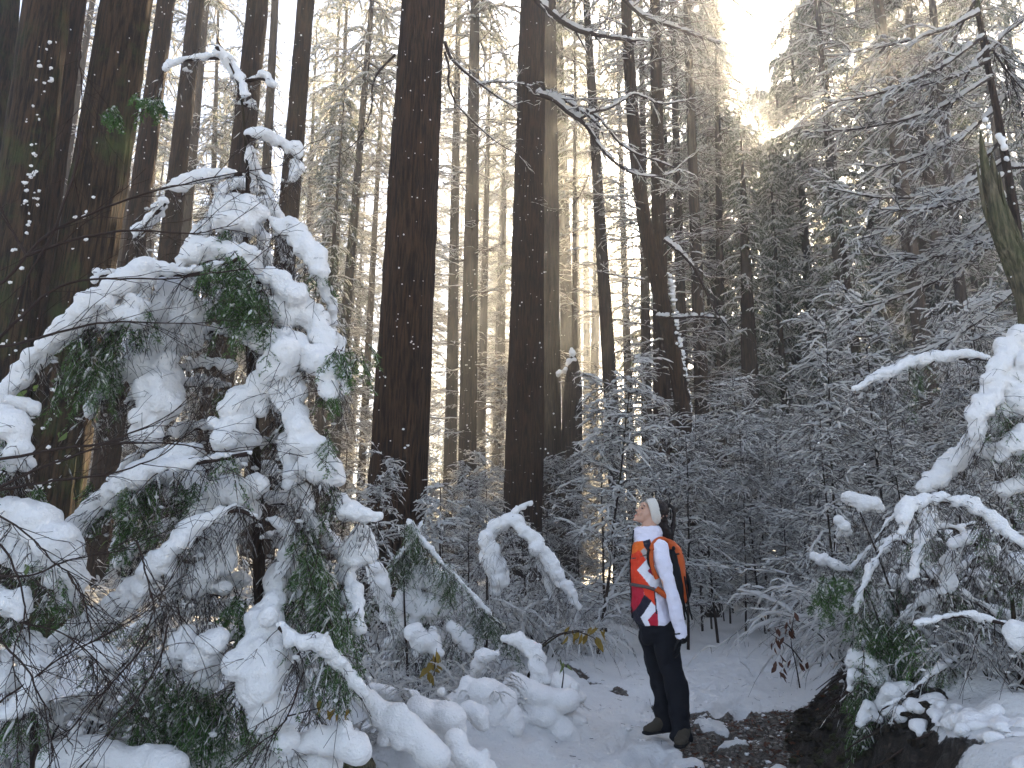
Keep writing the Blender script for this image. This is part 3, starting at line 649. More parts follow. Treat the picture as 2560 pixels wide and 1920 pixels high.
# tell the countable ones apart by the landmark they stand at and their order there
MARKS = [(-500, 'the far left'), (60, 'the mossy trunks at the left edge'), (230, 'the huge leaning left trunk'), (430, 'the straight brown trunk at left'), (600, 'the bare hemlock leader'), (790, 'the clean flecked brown trunk'), (1010, 'the great dark trunk'), (1165, 'the snow flecked grey trunk'), (1315, 'the second great trunk'),
         (1430, 'the snow capped stub'), (1530, 'the plain brown trunk'), (1640, 'the hiker'), (1740, 'the slim backlit trunk'), (1860, 'the sun glow'), (1990, 'the trail bend'), (2110, 'the pale ladder like stem'), (2310, 'the three leaning trunks'), (2460, 'the split grey snag'), (2620, 'the right edge'), (2900, 'the far right')]
ORD = ['first', 'second', 'third', 'fourth', 'fifth', 'sixth', 'seventh', 'eighth', 'ninth', 'tenth', 'eleventh', 'twelfth', 'thirteenth', 'fourteenth', 'fifteenth', 'sixteenth', 'seventeenth', 'eighteenth', 'nineteenth', 'twentieth', 'twenty first', 'twenty second']
bins = {}
for o in C.objects:
    gname = o.get('group', '')
    if gname in ('distant conifers', 'far understorey trees', '') or o.get('category') not in ('tree', 'young tree', 'shrub') or o.name.startswith('tree'): continue
    x, y = o.location.x, o.location.y; px = 1280+F*math.cos(PITCH)*x/y
    mk = min(MARKS, key=lambda m_: abs(m_[0]-px))[1]; bins.setdefault((o['category'], mk), []).append((y, o))
WORD = {'tree': 'snowy conifer', 'young tree': 'snow lined young tree', 'shrub': 'arching snowy shrub'}
for (ct, mk), L_ in bins.items():
    L_.sort(key=lambda t_: t_[0])
    for k, (y, o) in enumerate(L_):
        o['label'] = WORD[ct]+' at '+mk+(', '+ORD[min(k, 21)]+' from the front' if len(L_) > 1 else '')

# haze: sunlit air between the trees
hb = MB(); x0, x1, y0, y1, z0, z1 = -152, 152, -42, 192, -1.6, 42
hb.add([(x0, y0, z0), (x1, y0, z0), (x1, y1, z0), (x0, y1, z0), (x0, y0, z1), (x1, y0, z1), (x1, y1, z1), (x0, y1, z1)],
       [(0, 3, 2, 1), (4, 5, 6, 7), (0, 1, 5, 4), (1, 2, 6, 5), (2, 3, 7, 6), (3, 0, 4, 7)])
M_haze = bpy.data.materials.new('haze'); M_haze.use_nodes = True; nt = M_haze.node_tree; nt.nodes.clear()
vo = nt.nodes.new('ShaderNodeVolumePrincipled'); vo.inputs['Color'].default_value = (.95, .97, 1, 1); vo.inputs['Density'].default_value = .0036; vo.inputs['Anisotropy'].default_value = .82
mo = nt.nodes.new('ShaderNodeOutputMaterial'); nt.links.new(vo.outputs[0], mo.inputs['Volume'])
hb.build('haze', M_haze, None, False, kind='stuff')
# ------------------------------------------------------------------ snow laden things near the camera
g = np.random.default_rng(77)
def path_px(pts, Y, dy=0.0):
    return np.array([at(p[0], p[1], Y)+np.array([0, dy, 0]) for p in pts])
def fine_path(P, n):
    P = np.asarray(P, float); d = np.concatenate([[0], np.cumsum(np.linalg.norm(np.diff(P, axis=0), axis=1))]); t = np.linspace(0, d[-1], n)
    Q = np.stack([np.interp(t, d, P[:, c]) for c in range(3)], 1)
    for _ in range(3): Q[1:-1] = (Q[:-2]+2*Q[1:-1]+Q[2:])/4
    return Q
def fronds(mw, ml, ms, o, n, L, spread=.5, down=1.0, needles=15, nl=(.012, .022), nw=.005, snowy=.35, az0=None):
    """drooping hemlock sprays hanging from the points o (K,3)"""
    o = np.repeat(np.asarray(o, float), n, 0); K = len(o); az = g.uniform(0, 6.28, K) if az0 is None else az0+g.normal(0, .6, K)
    D = np.stack([np.cos(az)*spread, np.sin(az)*spread, -down*g.uniform(.3, 1.1, K)], 1); LL = L*g.uniform(.5, 1.15, K)
    o = o+g.normal(0, .02, o.shape); u = np.linspace(0, 1, 6)[None, :, None]
    P = o[:, None]+D[:, None]*LL[:, None, None]*u; P[..., 2] -= .3*LL[:, None]*u[..., 0]**2
    P[:, 1:] += g.normal(0, .02, P[:, 1:].shape)*LL[:, None, None]
    tubes(mw, P, np.linspace(.0028, .0012, 6)[None]*np.ones((K, 1)))
    S1, l1 = spawn(P, np.linspace(.12, .95, 9), g, lambda t: L*.42*(1-.55*t), (30, 60), 4, .35, 0)
    tubes(mw, S1, np.linspace(.0015, .0009, 4)[None]*np.ones((len(S1), 1)))
    S = np.concatenate([S1, resample(P, 4)]); k = needles; t = g.random((len(S), k))*2.99; i = t.astype(int); f = (t-i)[..., None]; I = np.arange(len(S))[:, None]
    q = S[I, i]*(1-f)+S[I, i+1]*f; T = S[I, i+1]-S[I, i]; T /= np.linalg.norm(T, axis=2, keepdims=True)+1e-9
    Sd = np.cross(T, g.normal(0, .25, T.shape)+[0, 0, 1]); Sd /= np.linalg.norm(Sd, axis=2, keepdims=True)+1e-9
    Dn = T*.75+Sd*np.where(g.random((len(S), k, 1)) < .5, 1, -1); Dn /= np.linalg.norm(Dn, axis=2, keepdims=True)
    m = len(S)*k; blades(ml, q.reshape(-1, 3), Dn.reshape(-1, 3), g.uniform(nl[0], nl[1], m), np.full(m, nw), g)
    if ms is not None: snow_on(ms, S1, np.full((len(S1), 4), .0022), g, 1.8, 1.2, 8, snowy*.4, .003, 4)
def hang_twigs(mb, P, n, L, r=.0026):
    i = g.integers(0, len(P), n); az = g.uniform(0, 6.28, n); LL = L*g.uniform(.35, 1.2, n); u = np.linspace(0, 1, 6)[None, :, None]
    D = np.stack([np.cos(az)*.55, np.sin(az)*.55, -g.uniform(.1, .9, n)], 1)
    Q = P[i][:, None]+D[:, None]*LL[:, None, None]*u; Q[..., 2] -= .45*LL[:, None]*u[..., 0]**2
    Q[:, 1:] += np.cumsum(g.normal(0, .02, Q[:, 1:].shape), 1)*LL[:, None, None]
    tubes(mb, Q, np.linspace(1, .4, 6)[None]*r*g.uniform(.7, 1.3, (n, 1)))
    S1, _ = spawn(Q, [.3, .5, .7, .88], g, lambda t: L*.35*np.ones_like(t), (25, 55), 4, .3, 0)
    tubes(mb, S1, np.full((len(S1), 4), r*.45))
    return Q, S1
def load(root, pts, Y, twig=14, L=.22, snow=True, anchor=None, r0=.011, vox=.011, green=0, flat=.9, thin=1.0, label=None, dep=1.0):
    """one bough traced through (px, py, radius px) with its load of snow and hanging twigs"""
    off = np.array(root.location)
    ph = g.uniform(0, 6); yv = Y+g.normal(0, .02)
    C_ = np.array([at(p[0], p[1], yv+.07*math.sin(ph+k*.6)) for k, p in enumerate(pts)]); r = np.array([p[2] for p in pts])*Y/F*thin
    d = np.concatenate([[0], np.cumsum(np.linalg.norm(np.diff(C_, axis=0), axis=1))]); n = max(2, int(d[-1]/(r.mean()*.45)))
    t = np.linspace(0, d[-1], n); Cf = np.stack([np.interp(t, d, C_[:, c]) for c in range(3)], 1); rf = np.interp(t, d, r)
    B = np.array(Cf); B[:, 2] -= rf*.62
    if anchor is not None: B = np.concatenate([at(anchor[0], anchor[1], Y)[None], B])
    B = fine_path(B, max(8, len(pts)*3))-off
    bm = MB(); tubes(bm, B, np.linspace(r0, r0*.3, len(B))[None]*(1+.1*g.normal(size=(1, len(B)))), 6)
    Q, S1 = hang_twigs(bm, B, max(2, twig), L)
    if snow:      # short side twigs that poke out of the snow
        m_ = max(4, twig//2); i = g.integers(0, len(B), m_); Dp = g.normal(0, 1, (m_, 3)); Dp[:, 1] = -np.abs(Dp[:, 1])*.8; Dp[:, 2] = Dp[:, 2]*.5+.1; Dp /= np.linalg.norm(Dp, axis=1, keepdims=True)
        Lp = r.mean()*g.uniform(1.6, 4.0, m_); u = np.linspace(0, 1, 5)[None, :, None]; Q2 = B[i][:, None]+Dp[:, None]*Lp[:, None, None]*u; Q2[..., 2] += r.mean()*.5; Q2[..., 2] -= .35*Lp[:, None]*u[..., 0]**2
        tubes(bm, Q2, np.linspace(.0022, .001, 5)[None]*np.ones((m_, 1))); S3, _ = spawn(Q2, [.55, .75, .9], g, lambda t: r.mean()*1.1*np.ones_like(t), (20, 50), 3, .2, 0, False); tubes(bm, S3, np.full((len(S3), 3), .0009))
    br = bm.build('branch', M_twig, root, label=label)
    if snow:
        sm = MB(); jit = g.normal(0, .18, (n, 3))*rf[:, None]; jit[0] *= .3; rs = rf*g.uniform(.8, 1.15, n)
        blobs(sm, Cf-off+jit, np.stack([rs, rs*dep, rs*flat], 1))
        k = max(2, n//2); i = g.integers(0, n, k*2); blobs(sm, (Cf-off)[i]+g.normal(0, .45, (k*2, 3))*rf[i][:, None], rf[i]*g.uniform(.2, .6, k*2))
        me, _ = remesh(sm, vox*.9, 2, ((.014, .07), (.007, .028), (.002, .012)), M_snow); link('snow_load', me, br)
    tw = MB(); snow_on(tw, Q, np.full(Q.shape[:2], .0026), g, 1.7, 1.3, 14, .14, .003, 4); snow_on(tw, S1, np.full(S1.shape[:2], .0016), g, 1.8, 1.2, 6, .08, .002, 3)
    m_ = len(Q)//2+3 if len(Q) else 0; i = g.integers(0, max(1, len(Q)), m_); blobs(tw, Q[i, g.integers(1, 5, m_)]+[0, 0, .006], np.stack([g.uniform(.006, .02, m_), g.uniform(.006, .02, m_), g.uniform(.004, .012, m_)], 1), g, ICO1, .15)
    tw.build('twig_snow', M_twigsnow, br, kind='stuff')
    if green:
        a, b_, c = MB(), MB(), MB(); i = g.integers(0, len(B), green); fronds(a, b_, c, B[i], 3, L*.9)
        a.build('frond_twig', M_twig, br, kind='stuff'); b_.build('foliage', M_fern, br, False, kind='stuff'); c.build('frond_snow', M_twigsnow, br, kind='stuff')
    return br

# --- the big snow laden hemlock at left
YH = 3.9
bx, by = at(668, 1750, YH)[0], YH
hem = empty('hemlock', (bx, by, g1(bx, by)), 'big young hemlock at left bowed under thick snow, nearest to the camera', 'tree')
tr = [(700, 1960), (676, 1800), (668, 1700), (655, 1560), (648, 1450), (645, 1300), (640, 1200), (636, 1080), (632, 980), (622, 860), (614, 760), (612, 640), (618, 500), (622, 440), (614, 370), (610, 280), (600, 215), (580, 165), (560, 130), (542, 98)]
P = fine_path(path_px(tr, YH), 50)-np.array(hem.location)
mb = MB(); tubes(mb, P, (np.interp(np.linspace(0, 1, 50), [0, .35, .7, 1], [.034, .027, .012, .004])*(1+.06*g.normal(size=50)))[None], 10); mb.build('trunk', M_bark_thin, hem)
ST = [
 ([(542, 112, 8), (555, 135, 14), (574, 160, 13), (590, 185, 11), (604, 212, 9)], 3.9, 3, 0),
 ([(560, 140, 8), (520, 141, 9), (485, 143, 8), (455, 150, 6), (424, 158, 8), (410, 172, 6)], 3.9, 6, 0),
 ([(612, 200, 5), (650, 190, 9), (672, 197, 11), (690, 212, 6)], 3.9, 4, 0),
 ([(602, 190, 12), (606, 215, 11), (610, 240, 8)], 3.88, 0, 0),
 ([(612, 258, 8), (628, 254, 9), (622, 268, 8)], 3.88, 0, 0),
 ([(618, 332, 12), (640, 336, 13), (665, 332, 15), (680, 344, 10), (700, 355, 13), (722, 372, 15), (745, 360, 12), (742, 388, 10)], 3.85, 10, 1),
 ([(735, 410, 13), (745, 425, 12), (730, 445, 9)], 3.85, 8, 1),
 ([(628, 372, 10), (632, 400, 13), (636, 430, 14), (638, 460, 15)], 3.92, 6, 0),
 ([(560, 535, 34), (590, 522, 36), (620, 525, 36), (648, 538, 28), (600, 548, 34), (560, 550, 26)], 3.85, 10, 3),
 ([(612, 430, 5), (520, 437, 15), (492, 444, 16), (465, 452, 15), (436, 462, 14), (415, 470, 9)], 3.8, 10, 1),
 ([(415, 500, 8), (398, 520, 14), (380, 535, 12), (362, 560, 12), (345, 575, 13), (340, 590, 8)], 3.75, 10, 0),
 ([(620, 510, 4), (665, 540, 5), (695, 565, 16), (722, 563, 19), (745, 580, 22), (762, 608, 25), (783, 640, 25), (796, 675, 22), (804, 705, 14), (814, 740, 12), (826, 775, 12), (830, 805, 10)], 3.8, 26, 2),
 ([(612, 650, 14), (590, 632, 20), (560, 622, 24), (525, 622, 28), (490, 632, 27), (462, 648, 22), (448, 668, 14)], 3.72, 18, 1),
 ([(600, 640, 24), (622, 620, 20), (630, 655, 22), (640, 690, 18), (625, 720, 16)], 3.76, 12, 5),
 ([(470, 680, 20), (445, 695, 25), (425, 722, 27), (403, 752, 28), (384, 785, 26), (372, 812, 20)], 3.75, 22, 0),
 ([(600, 640, 8), (500, 680, 12), (385, 672, 22), (362, 678, 26), (330, 692, 26), (296, 716, 24), (258, 738, 24), (228, 765, 26), (194, 790, 27), (162, 822, 26), (132, 852, 25), (100, 885, 24), (70, 922, 23), (40, 962, 22), (8, 992, 20)], 3.55, 50, 2),
 ([(360, 700, 22), (330, 740, 30), (295, 770, 34), (262, 790, 30), (330, 785, 26), (345, 750, 26)], 3.6, 20, 8),
 ([(285, 680, 8), (242, 682, 11), (238, 700, 9)], 3.5, 2, 1),
 ([(470, 760, 30), (458, 800, 38), (440, 830, 40), (420, 860, 40), (395, 895, 38), (385, 935, 44), (410, 965, 46), (400, 1005, 42), (385, 1040, 40), (375, 1075, 30)], 3.78, 26, 2),
 ([(350, 830, 26), (335, 870, 26), (300, 915, 22), (270, 960, 20), (240, 1000, 18), (220, 1040, 16)], 3.85, 34, 0),
 ([(640, 700, 8), (672, 690, 20), (700, 697, 22), (716, 722, 25), (722, 755, 36), (700, 780, 32), (745, 772, 30), (775, 795, 27), (800, 840, 25), (812, 880, 23), (822, 925, 20), (826, 960, 14)], 3.68, 26, 2),
 ([(622, 820, 26), (650, 835, 32), (685, 850, 34), (725, 870, 32), (765, 885, 30), (800, 905, 28), (822, 940, 22), (826, 980, 18)], 3.62, 22, 1),
 ([(710, 890, 34), (695, 925, 38), (668, 958, 38), (640, 985, 36), (612, 1010, 35), (588, 1040, 32), (568, 1070, 30), (548, 1105, 24)], 3.6, 20, 0),
 ([(708, 950, 36), (722, 995, 32), (742, 1040, 26), (752, 1085, 28), (772, 1125, 32), (802, 1160, 34), (828, 1188, 28), (848, 1210, 20)], 3.58, 26, 2),
 ([(820, 830, 22), (838, 880, 20), (850, 930, 20), (848, 980, 18)], 3.95, 20, 3),
 ([(715, 1100, 22), (722, 1140, 22), (730, 1180, 20), (728, 1210, 16)], 3.7, 14, 0),
 ([(600, 1060, 28), (614, 1090, 30), (598, 1125, 30), (572, 1150, 26), (560, 1180, 22)], 3.66, 16, 0),
 ([(470, 1140, 34), (430, 1160, 38), (390, 1168, 36), (350, 1185, 32), (365, 1215, 28), (340, 1235, 22)], 3.7, 20, 3),
 ([(480, 1180, 32), (500, 1205, 28), (470, 1230, 24), (440, 1225, 20)], 3.68, 12, 2),
 ([(640, 1215, 24), (610, 1222, 30), (572, 1232, 31), (535, 1245, 34), (500, 1268, 34), (480, 1300, 30), (468, 1330, 20)], 3.6, 20, 2),
 ([(600, 1262, 34), (570, 1290, 36), (540, 1320, 36), (510, 1345, 34), (492, 1370, 26)], 3.62, 14, 0),
 ([(560, 1330, 28), (548, 1365, 32), (545, 1400, 32), (538, 1430, 26)], 3.66, 10, 0),
 ([(512, 1432, 24), (492, 1452, 28), (478, 1472, 20), (540, 1470, 20), (555, 1480, 14)], 3.62, 12, 1),
 ([(440, 1432, 18), (432, 1455, 20), (445, 1472, 16)], 3.65, 6, 0),
 ([(690, 1490, 14), (672, 1530, 34), (640, 1560, 42), (662, 1600, 50), (640, 1640, 50), (668, 1690, 52), (640, 1725, 44), (676, 1760, 40), (662, 1795, 28)], 3.5, 22, 3),
 ([(545, 1590, 18), (525, 1612, 28), (512, 1640, 32), (500, 1672, 32), (512, 1700, 24)], 3.5, 10, 4),
 ([(470, 1575, 18), (448, 1600, 22), (455, 1625, 20), (420, 1650, 16)], 3.55, 12, 2),
 ([(640, 1290, 6), (590, 1260, 6), (470, 1330, 24), (430, 1378, 22), (400, 1410, 21), (362, 1450, 22), (330, 1480, 24), (290, 1520, 24), (250, 1542, 24), (200, 1570, 23), (142, 1600, 18), (110, 1620, 12)], 3.45, 60, 3),
 ([(620, 1130, 6), (380, 1170, 12), (330, 1190, 22), (300, 1212, 20), (270, 1240, 20), (240, 1270, 22), (210, 1297, 22), (180, 1330, 22)], 3.45, 34, 4),
 ([(700, 1560, 8), (740, 1600, 14), (770, 1608, 18), (803, 1604, 20), (830, 1635, 17), (858, 1675, 17), (880, 1705, 17), (905, 1735, 15)], 3.4, 16, 2),
 ([(670, 1300, 8), (715, 1320, 14), (728, 1345, 18), (715, 1405, 26), (702, 1445, 26), (690, 1485, 20)], 3.7, 14, 1),
 ([(745, 1220, 16), (770, 1250, 18), (765, 1290, 16), (780, 1330, 14)], 3.75, 20, 6),
 ([(840, 1250, 20), (870, 1275, 20), (905, 1285, 20), (935, 1290, 14)], 3.7, 12, 1),
 ([(905, 1338, 22), (892, 1365, 34), (880, 1395, 30), (868, 1420, 16)], 3.7, 10, 2),
 ([(850, 1420, 12), (872, 1460, 20), (880, 1510, 22), (892, 1560, 18)], 3.75, 12, 2),
 ([(670, 1820, 20), (690, 1835, 26), (720, 1850, 24), (712, 1880, 18)], 3.6, 8, 0),
]
for pts, Y, tw, gr in ST: load(hem, pts, Y, tw, green=gr//2, vox=.0115, thin=1.22)
# many thinner boughs behind the heavy ones: the drooping curtain of the tree
for k in range(34):
    yy = 420+k*38+g.uniform(-20, 20); sgn = -1 if k % 2 else 1; x0 = np.interp(yy, [400, 760, 1200, 1800], [620, 614, 640, 676]); Lx = g.uniform(90, 260)*(.45+.75*min(1, (yy-350)/700))*(1.25 if sgn < 0 else .8); dr = g.uniform(70, 230); u = np.linspace(.12, 1, 9); pts = [(x0+sgn*Lx*t_**.85, yy-28*math.sin(t_*3)+dr*t_**2.0, (g.uniform(9, 24))*(1.1-.5*t_)) for t_ in u]
    load(hem, pts, YH+g.uniform(.0, .45), 34, L=.24, green=int(g.integers(0, 2)), vox=.012)
# green sprays that show between the loads of snow (px, py, spread px, hanging length m, number)
a, b_, c = MB(), MB(), MB(); ho = np.array(hem.location)
for (px, py, sp_, L, n) in ((560, 690, 35, .16, 16), (640, 790, 40, .18, 14), (610, 750, 40, .18, 12), (240, 850, 26, .26, 12), (225, 930, 22, .24, 9), (285, 300, 14, .10, 4), (378, 262, 22, .10, 7), (470, 1230, 20, .12, 4), (390, 1230, 22, .12, 6),
                       (430, 1720, 55, .2, 12), (500, 1780, 55, .2, 15), (420, 1810, 50, .2, 10), (560, 1800, 40, .18, 9), (300, 1250, 40, .16, 9), (330, 1330, 30, .14, 6),
                       (800, 1420, 24, .26, 8), (830, 1480, 26, .28, 10), (860, 1540, 20, .2, 6), (780, 1380, 18, .2, 4), (840, 1640, 20, .2, 6), (600, 1540, 24, .12, 6), (150, 1500, 30, .14, 6), (60, 1240, 30, .14, 5), (835, 970, 14, .14, 5), (800, 1100, 16, .2, 5), (860, 900, 18, .16, 6)):
    o = np.array([at(px+g.normal()*sp_, py-20+g.normal()*sp_*.5, 3.62+g.normal()*.08) for _ in range(n)])-ho
    fronds(a, b_, c, o, 2, L, .45, 1.0, 18)
a.build('frond_twig', M_twig, hem, kind='stuff'); b_.build('foliage', M_fern, hem, False, kind='stuff'); c.build('frond_snow', M_twigsnow, hem, kind='stuff')

# --- snow heaps of a second bush cut by the left edge
xb, yb = at(60, 1800, 3.35)[0], 3.35
lb = empty('hemlock_sapling', (xb, yb, g1(xb, yb)), 'low hemlock with rounded snow heaps cut by the left picture edge', 'young tree')
mb = MB(); P = fine_path(path_px([(90, 2000), (85, 1800), (60, 1600), (75, 1400), (50, 1200), (20, 1060)], 3.35), 30)-np.array(lb.location); tubes(mb, P, np.linspace(.02, .006, 30)[None], 8); mb.build('trunk', M_bark_thin, lb)
for pts, Y, tw, gr in (
 ([(-30, 1030, 30), (5, 1050, 36), (35, 1075, 36), (52, 1110, 28), (30, 1150, 24)], 3.3, 14, 1), ([(-20, 1130, 36), (20, 1165, 30), (60, 1150, 22)], 3.3, 10, 0), ([(-20, 1010, 22), (40, 1000, 22), (90, 1020, 18)], 3.35, 8, 1),
 ([(20, 1275, 34), (60, 1290, 42), (105, 1310, 50), (140, 1345, 50), (152, 1395, 46), (160, 1445, 38), (172, 1490, 26)], 3.2, 26, 2), ([(-10, 1290, 40), (30, 1340, 44), (70, 1375, 46), (110, 1410, 40)], 3.2, 16, 1),
 ([(-20, 1480, 30), (15, 1500, 36), (45, 1520, 30), (55, 1545, 20)], 3.15, 14, 1), ([(60, 1600, 26), (82, 1635, 36), (100, 1680, 38), (88, 1735, 38), (60, 1765, 30), (20, 1775, 22)], 3.15, 22, 2), ([(-10, 1650, 30), (15, 1700, 26)], 3.15, 10, 0),
 ([(215, 1620, 20), (262, 1640, 22), (290, 1660, 18)], 3.3, 14, 0)):
    load(lb, pts, Y, tw, green=gr, vox=.011)

# --- bare shrub: long dark twigs crossing in front of the hemlock
xs, ys = -2.9, 3.3
bs = empty('bare_shrub', (xs, ys, g1(xs, ys)), 'bare shrub at the left edge sending long dark twigs across the snowy hemlock', 'shrub')
LT = [[(-60, 900), (60, 780), (130, 715), (200, 700), (300, 697), (380, 702), (450, 697), (520, 690), (600, 680)],
      [(-60, 880), (60, 855), (120, 835), (190, 818), (260, 805), (350, 808), (430, 812), (500, 812), (560, 825)],
      [(-60, 1160), (40, 1140), (140, 1125), (250, 1115), (330, 1112), (430, 1110), (500, 1115), (560, 1135), (640, 1120)],
      [(-60, 1240), (60, 1190), (150, 1150), (230, 1120), (300, 1090), (380, 1065), (450, 1030), (470, 1000)],
      [(-40, 1230), (60, 1215), (160, 1205), (260, 1190), (340, 1170), (420, 1140), (480, 1080)],
      [(-50, 740), (30, 700), (65, 640), (110, 590), (190, 550), (290, 510), (400, 475), (500, 452), (620, 425), (740, 405)],
      [(65, 640), (30, 570), (5, 520), (-20, 490)], [(65, 640), (150, 610), (260, 585), (380, 580), (500, 590), (600, 560)],
      [(-40, 1270), (30, 1310), (80, 1350), (120, 1400), (180, 1440), (210, 1500)], [(0, 1360), (40, 1420), (62, 1480), (70, 1530), (50, 1600), (40, 1660), (55, 1760)],
      [(0, 1440), (90, 1432), (160, 1400), (240, 1385), (340, 1370)], [(170, 1430), (200, 1480), (230, 1560), (240, 1640)], [(-20, 1770), (60, 1720), (150, 1650), (260, 1600), (380, 1520), (440, 1440)],
      [(420, 1560), (400, 1640), (340, 1740), (260, 1830), (200, 1900)], [(380, 1590), (330, 1650), (240, 1760), (150, 1860)], [(340, 1350), (360, 1420), (380, 1500), (370, 1560)],
      [(760, 1680), (720, 1800), (600, 1900)], [(0, 1600), (80, 1680), (120, 1780), (140, 1900)], [(205, 330), (190, 400), (160, 480), (140, 560), (60, 690), (20, 800), (-40, 900)],
      [(200, 100), (207, 200), (205, 330)], [(-30, 1500), (60, 1560), (140, 1580), (230, 1660), (280, 1760)]]
for k, pl in enumerate(LT):
    Y = 3.05+g.uniform(-.1, .15); P = fine_path(path_px(pl, Y), 26)-np.array(bs.location); P[1:] += np.cumsum(g.normal(0, .0022, (25, 3)), 0)
    mb = MB(); tubes(mb, P, np.linspace(.0075 if k < 8 or k == 18 else .0045, .0016, 26)[None], 5)
    S1, _ = spawn(P[None], np.linspace(.2, .98, 9), g, lambda t: .34*np.ones_like(t), (12, 40), 6, .1, .1, False, .03); tubes(mb, S1, np.linspace(.0022, .0009, 6)[None]*np.ones((len(S1), 1)))
    S2, _ = spawn(S1, [.3, .6, .85], g, lambda t: .1*np.ones_like(t), (20, 45), 4, .1, .05, False, .04); tubes(mb, S2, np.full((len(S2), 4), .001))
    br = mb.build('branch', M_twig, bs)

# --- right hand hemlock and arching shrubs
def bush(name, label, cat, px, py, Y, strokes, trunk, r=.02, vox=.013, **kw):
    x = at(px, py, Y)[0]; r_ = empty(name, (x, Y, g1(x, Y)), label, cat)
    if trunk:
        P = fine_path(path_px(trunk, Y), 30)-np.array(r_.location); P[0, 2] = min(P[0, 2], -.1); mb = MB(); tubes(mb, P, np.linspace(r, r*.25, 30)[None], 8); mb.build('trunk', M_bark_thin, r_)
    for s_ in strokes: load(r_, s_[0], Y+(s_[3] if len(s_) > 3 else 0), s_[1], L=kw.get('L', .3), green=s_[2], vox=vox, r0=kw.get('r0', .011))
    return r_
bush('hemlock_sapling', 'hemlock loaded with heavy snow cut by the right picture edge', 'young tree', 2620, 1500, 4.6, [
 ([(2620, 790, 26), (2580, 830, 32), (2550, 860, 34), (2515, 895, 30), (2492, 925, 26), (2475, 950, 20)], 18, 2), ([(2610, 900, 40), (2560, 930, 46), (2515, 955, 40), (2478, 975, 30), (2462, 1005, 28), (2448, 1040, 28), (2440, 1085, 24), (2445, 1110, 14)], 26, 1),
 ([(2590, 1000, 44), (2540, 1010, 40), (2500, 1020, 34), (2480, 1060, 24)], 16, 2), ([(2600, 1060, 24), (2560, 1090, 26), (2530, 1120, 24), (2500, 1140, 16)], 14, 1), ([(2560, 1100, 12), (2470, 1130, 18), (2440, 1100, 22), (2400, 1135, 24), (2370, 1165, 26), (2340, 1190, 26), (2312, 1215, 20)], 34, 0, .3),
 ([(2600, 1180, 22), (2555, 1200, 22), (2520, 1225, 18)], 12, 1)], [(2640, 1900), (2600, 1600), (2590, 1300), (2600, 1000), (2620, 760)], .03)
bush('arching_shrub', 'shrub bent in a wide snow topped arch in front of the right edge', 'shrub', 2600, 1760, 4.2, [
 ([(2590, 1395, 12), (2552, 1358, 14), (2516, 1324, 14), (2480, 1296, 14), (2446, 1272, 14), (2412, 1254, 15), (2370, 1246, 15), (2325, 1245, 16), (2290, 1252, 18), (2268, 1270, 19), (2256, 1298, 18), (2252, 1325, 12)], 46, 1),
 ([(2500, 1330, 6), (2455, 1330, 12), (2420, 1340, 14), (2395, 1350, 14), (2382, 1365, 10)], 18, 0, .15), ([(2380, 1390, 18), (2365, 1420, 22), (2372, 1450, 20), (2360, 1480, 12)], 12, 1, .3),
 ([(2470, 895, 8), (2420, 888, 14), (2350, 890, 16), (2280, 905, 18), (2220, 930, 16), (2170, 955, 12), (2140, 972, 8)], 34, 2, 1.2), ([(2320, 1290, 14), (2312, 1330, 18), (2300, 1370, 16), (2290, 1410, 14), (2280, 1440, 10)], 16, 1, .25), ([(2600, 1420, 26), (2560, 1440, 26), (2540, 1400, 22)], 14, 1, .2),
 ([(2610, 1575, 34), (2570, 1590, 36), (2545, 1600, 26)], 6, 0, -.3), ([(2540, 1560, 8), (2470, 1545, 8), (2400, 1532, 9), (2340, 1545, 8), (2290, 1560, 7)], 14, 1, -.1)], [(2640, 1950), (2640, 1600), (2600, 1400)], .016, .011, L=.28)
FAN = []
for k in range(26):
    x0, y0 = g.uniform(2330, 2620), g.uniform(1330, 1640); Lx = g.uniform(120, 330); rise = g.uniform(20, 150); dr = g.uniform(90, 320); u = np.linspace(0, 1, 10); r_ = g.uniform(5, 12)
    FAN.append(([(x0-Lx*t_, y0-rise*math.sin(t_*2.6)+dr*max(0, t_-.35)**1.6, r_*g.uniform(.6, 1.3)) for t_ in u], 34, int(g.integers(0, 3)), g.uniform(.2, 1.6)))
bush('snowy_shrub', 'dense fan of thin snow laden boughs drooping left behind the snow topped arch', 'shrub', 2500, 1640, 4.6, FAN, [(2560, 1750), (2540, 1600), (2520, 1400), (2500, 1330)], .02, .013, L=.3)
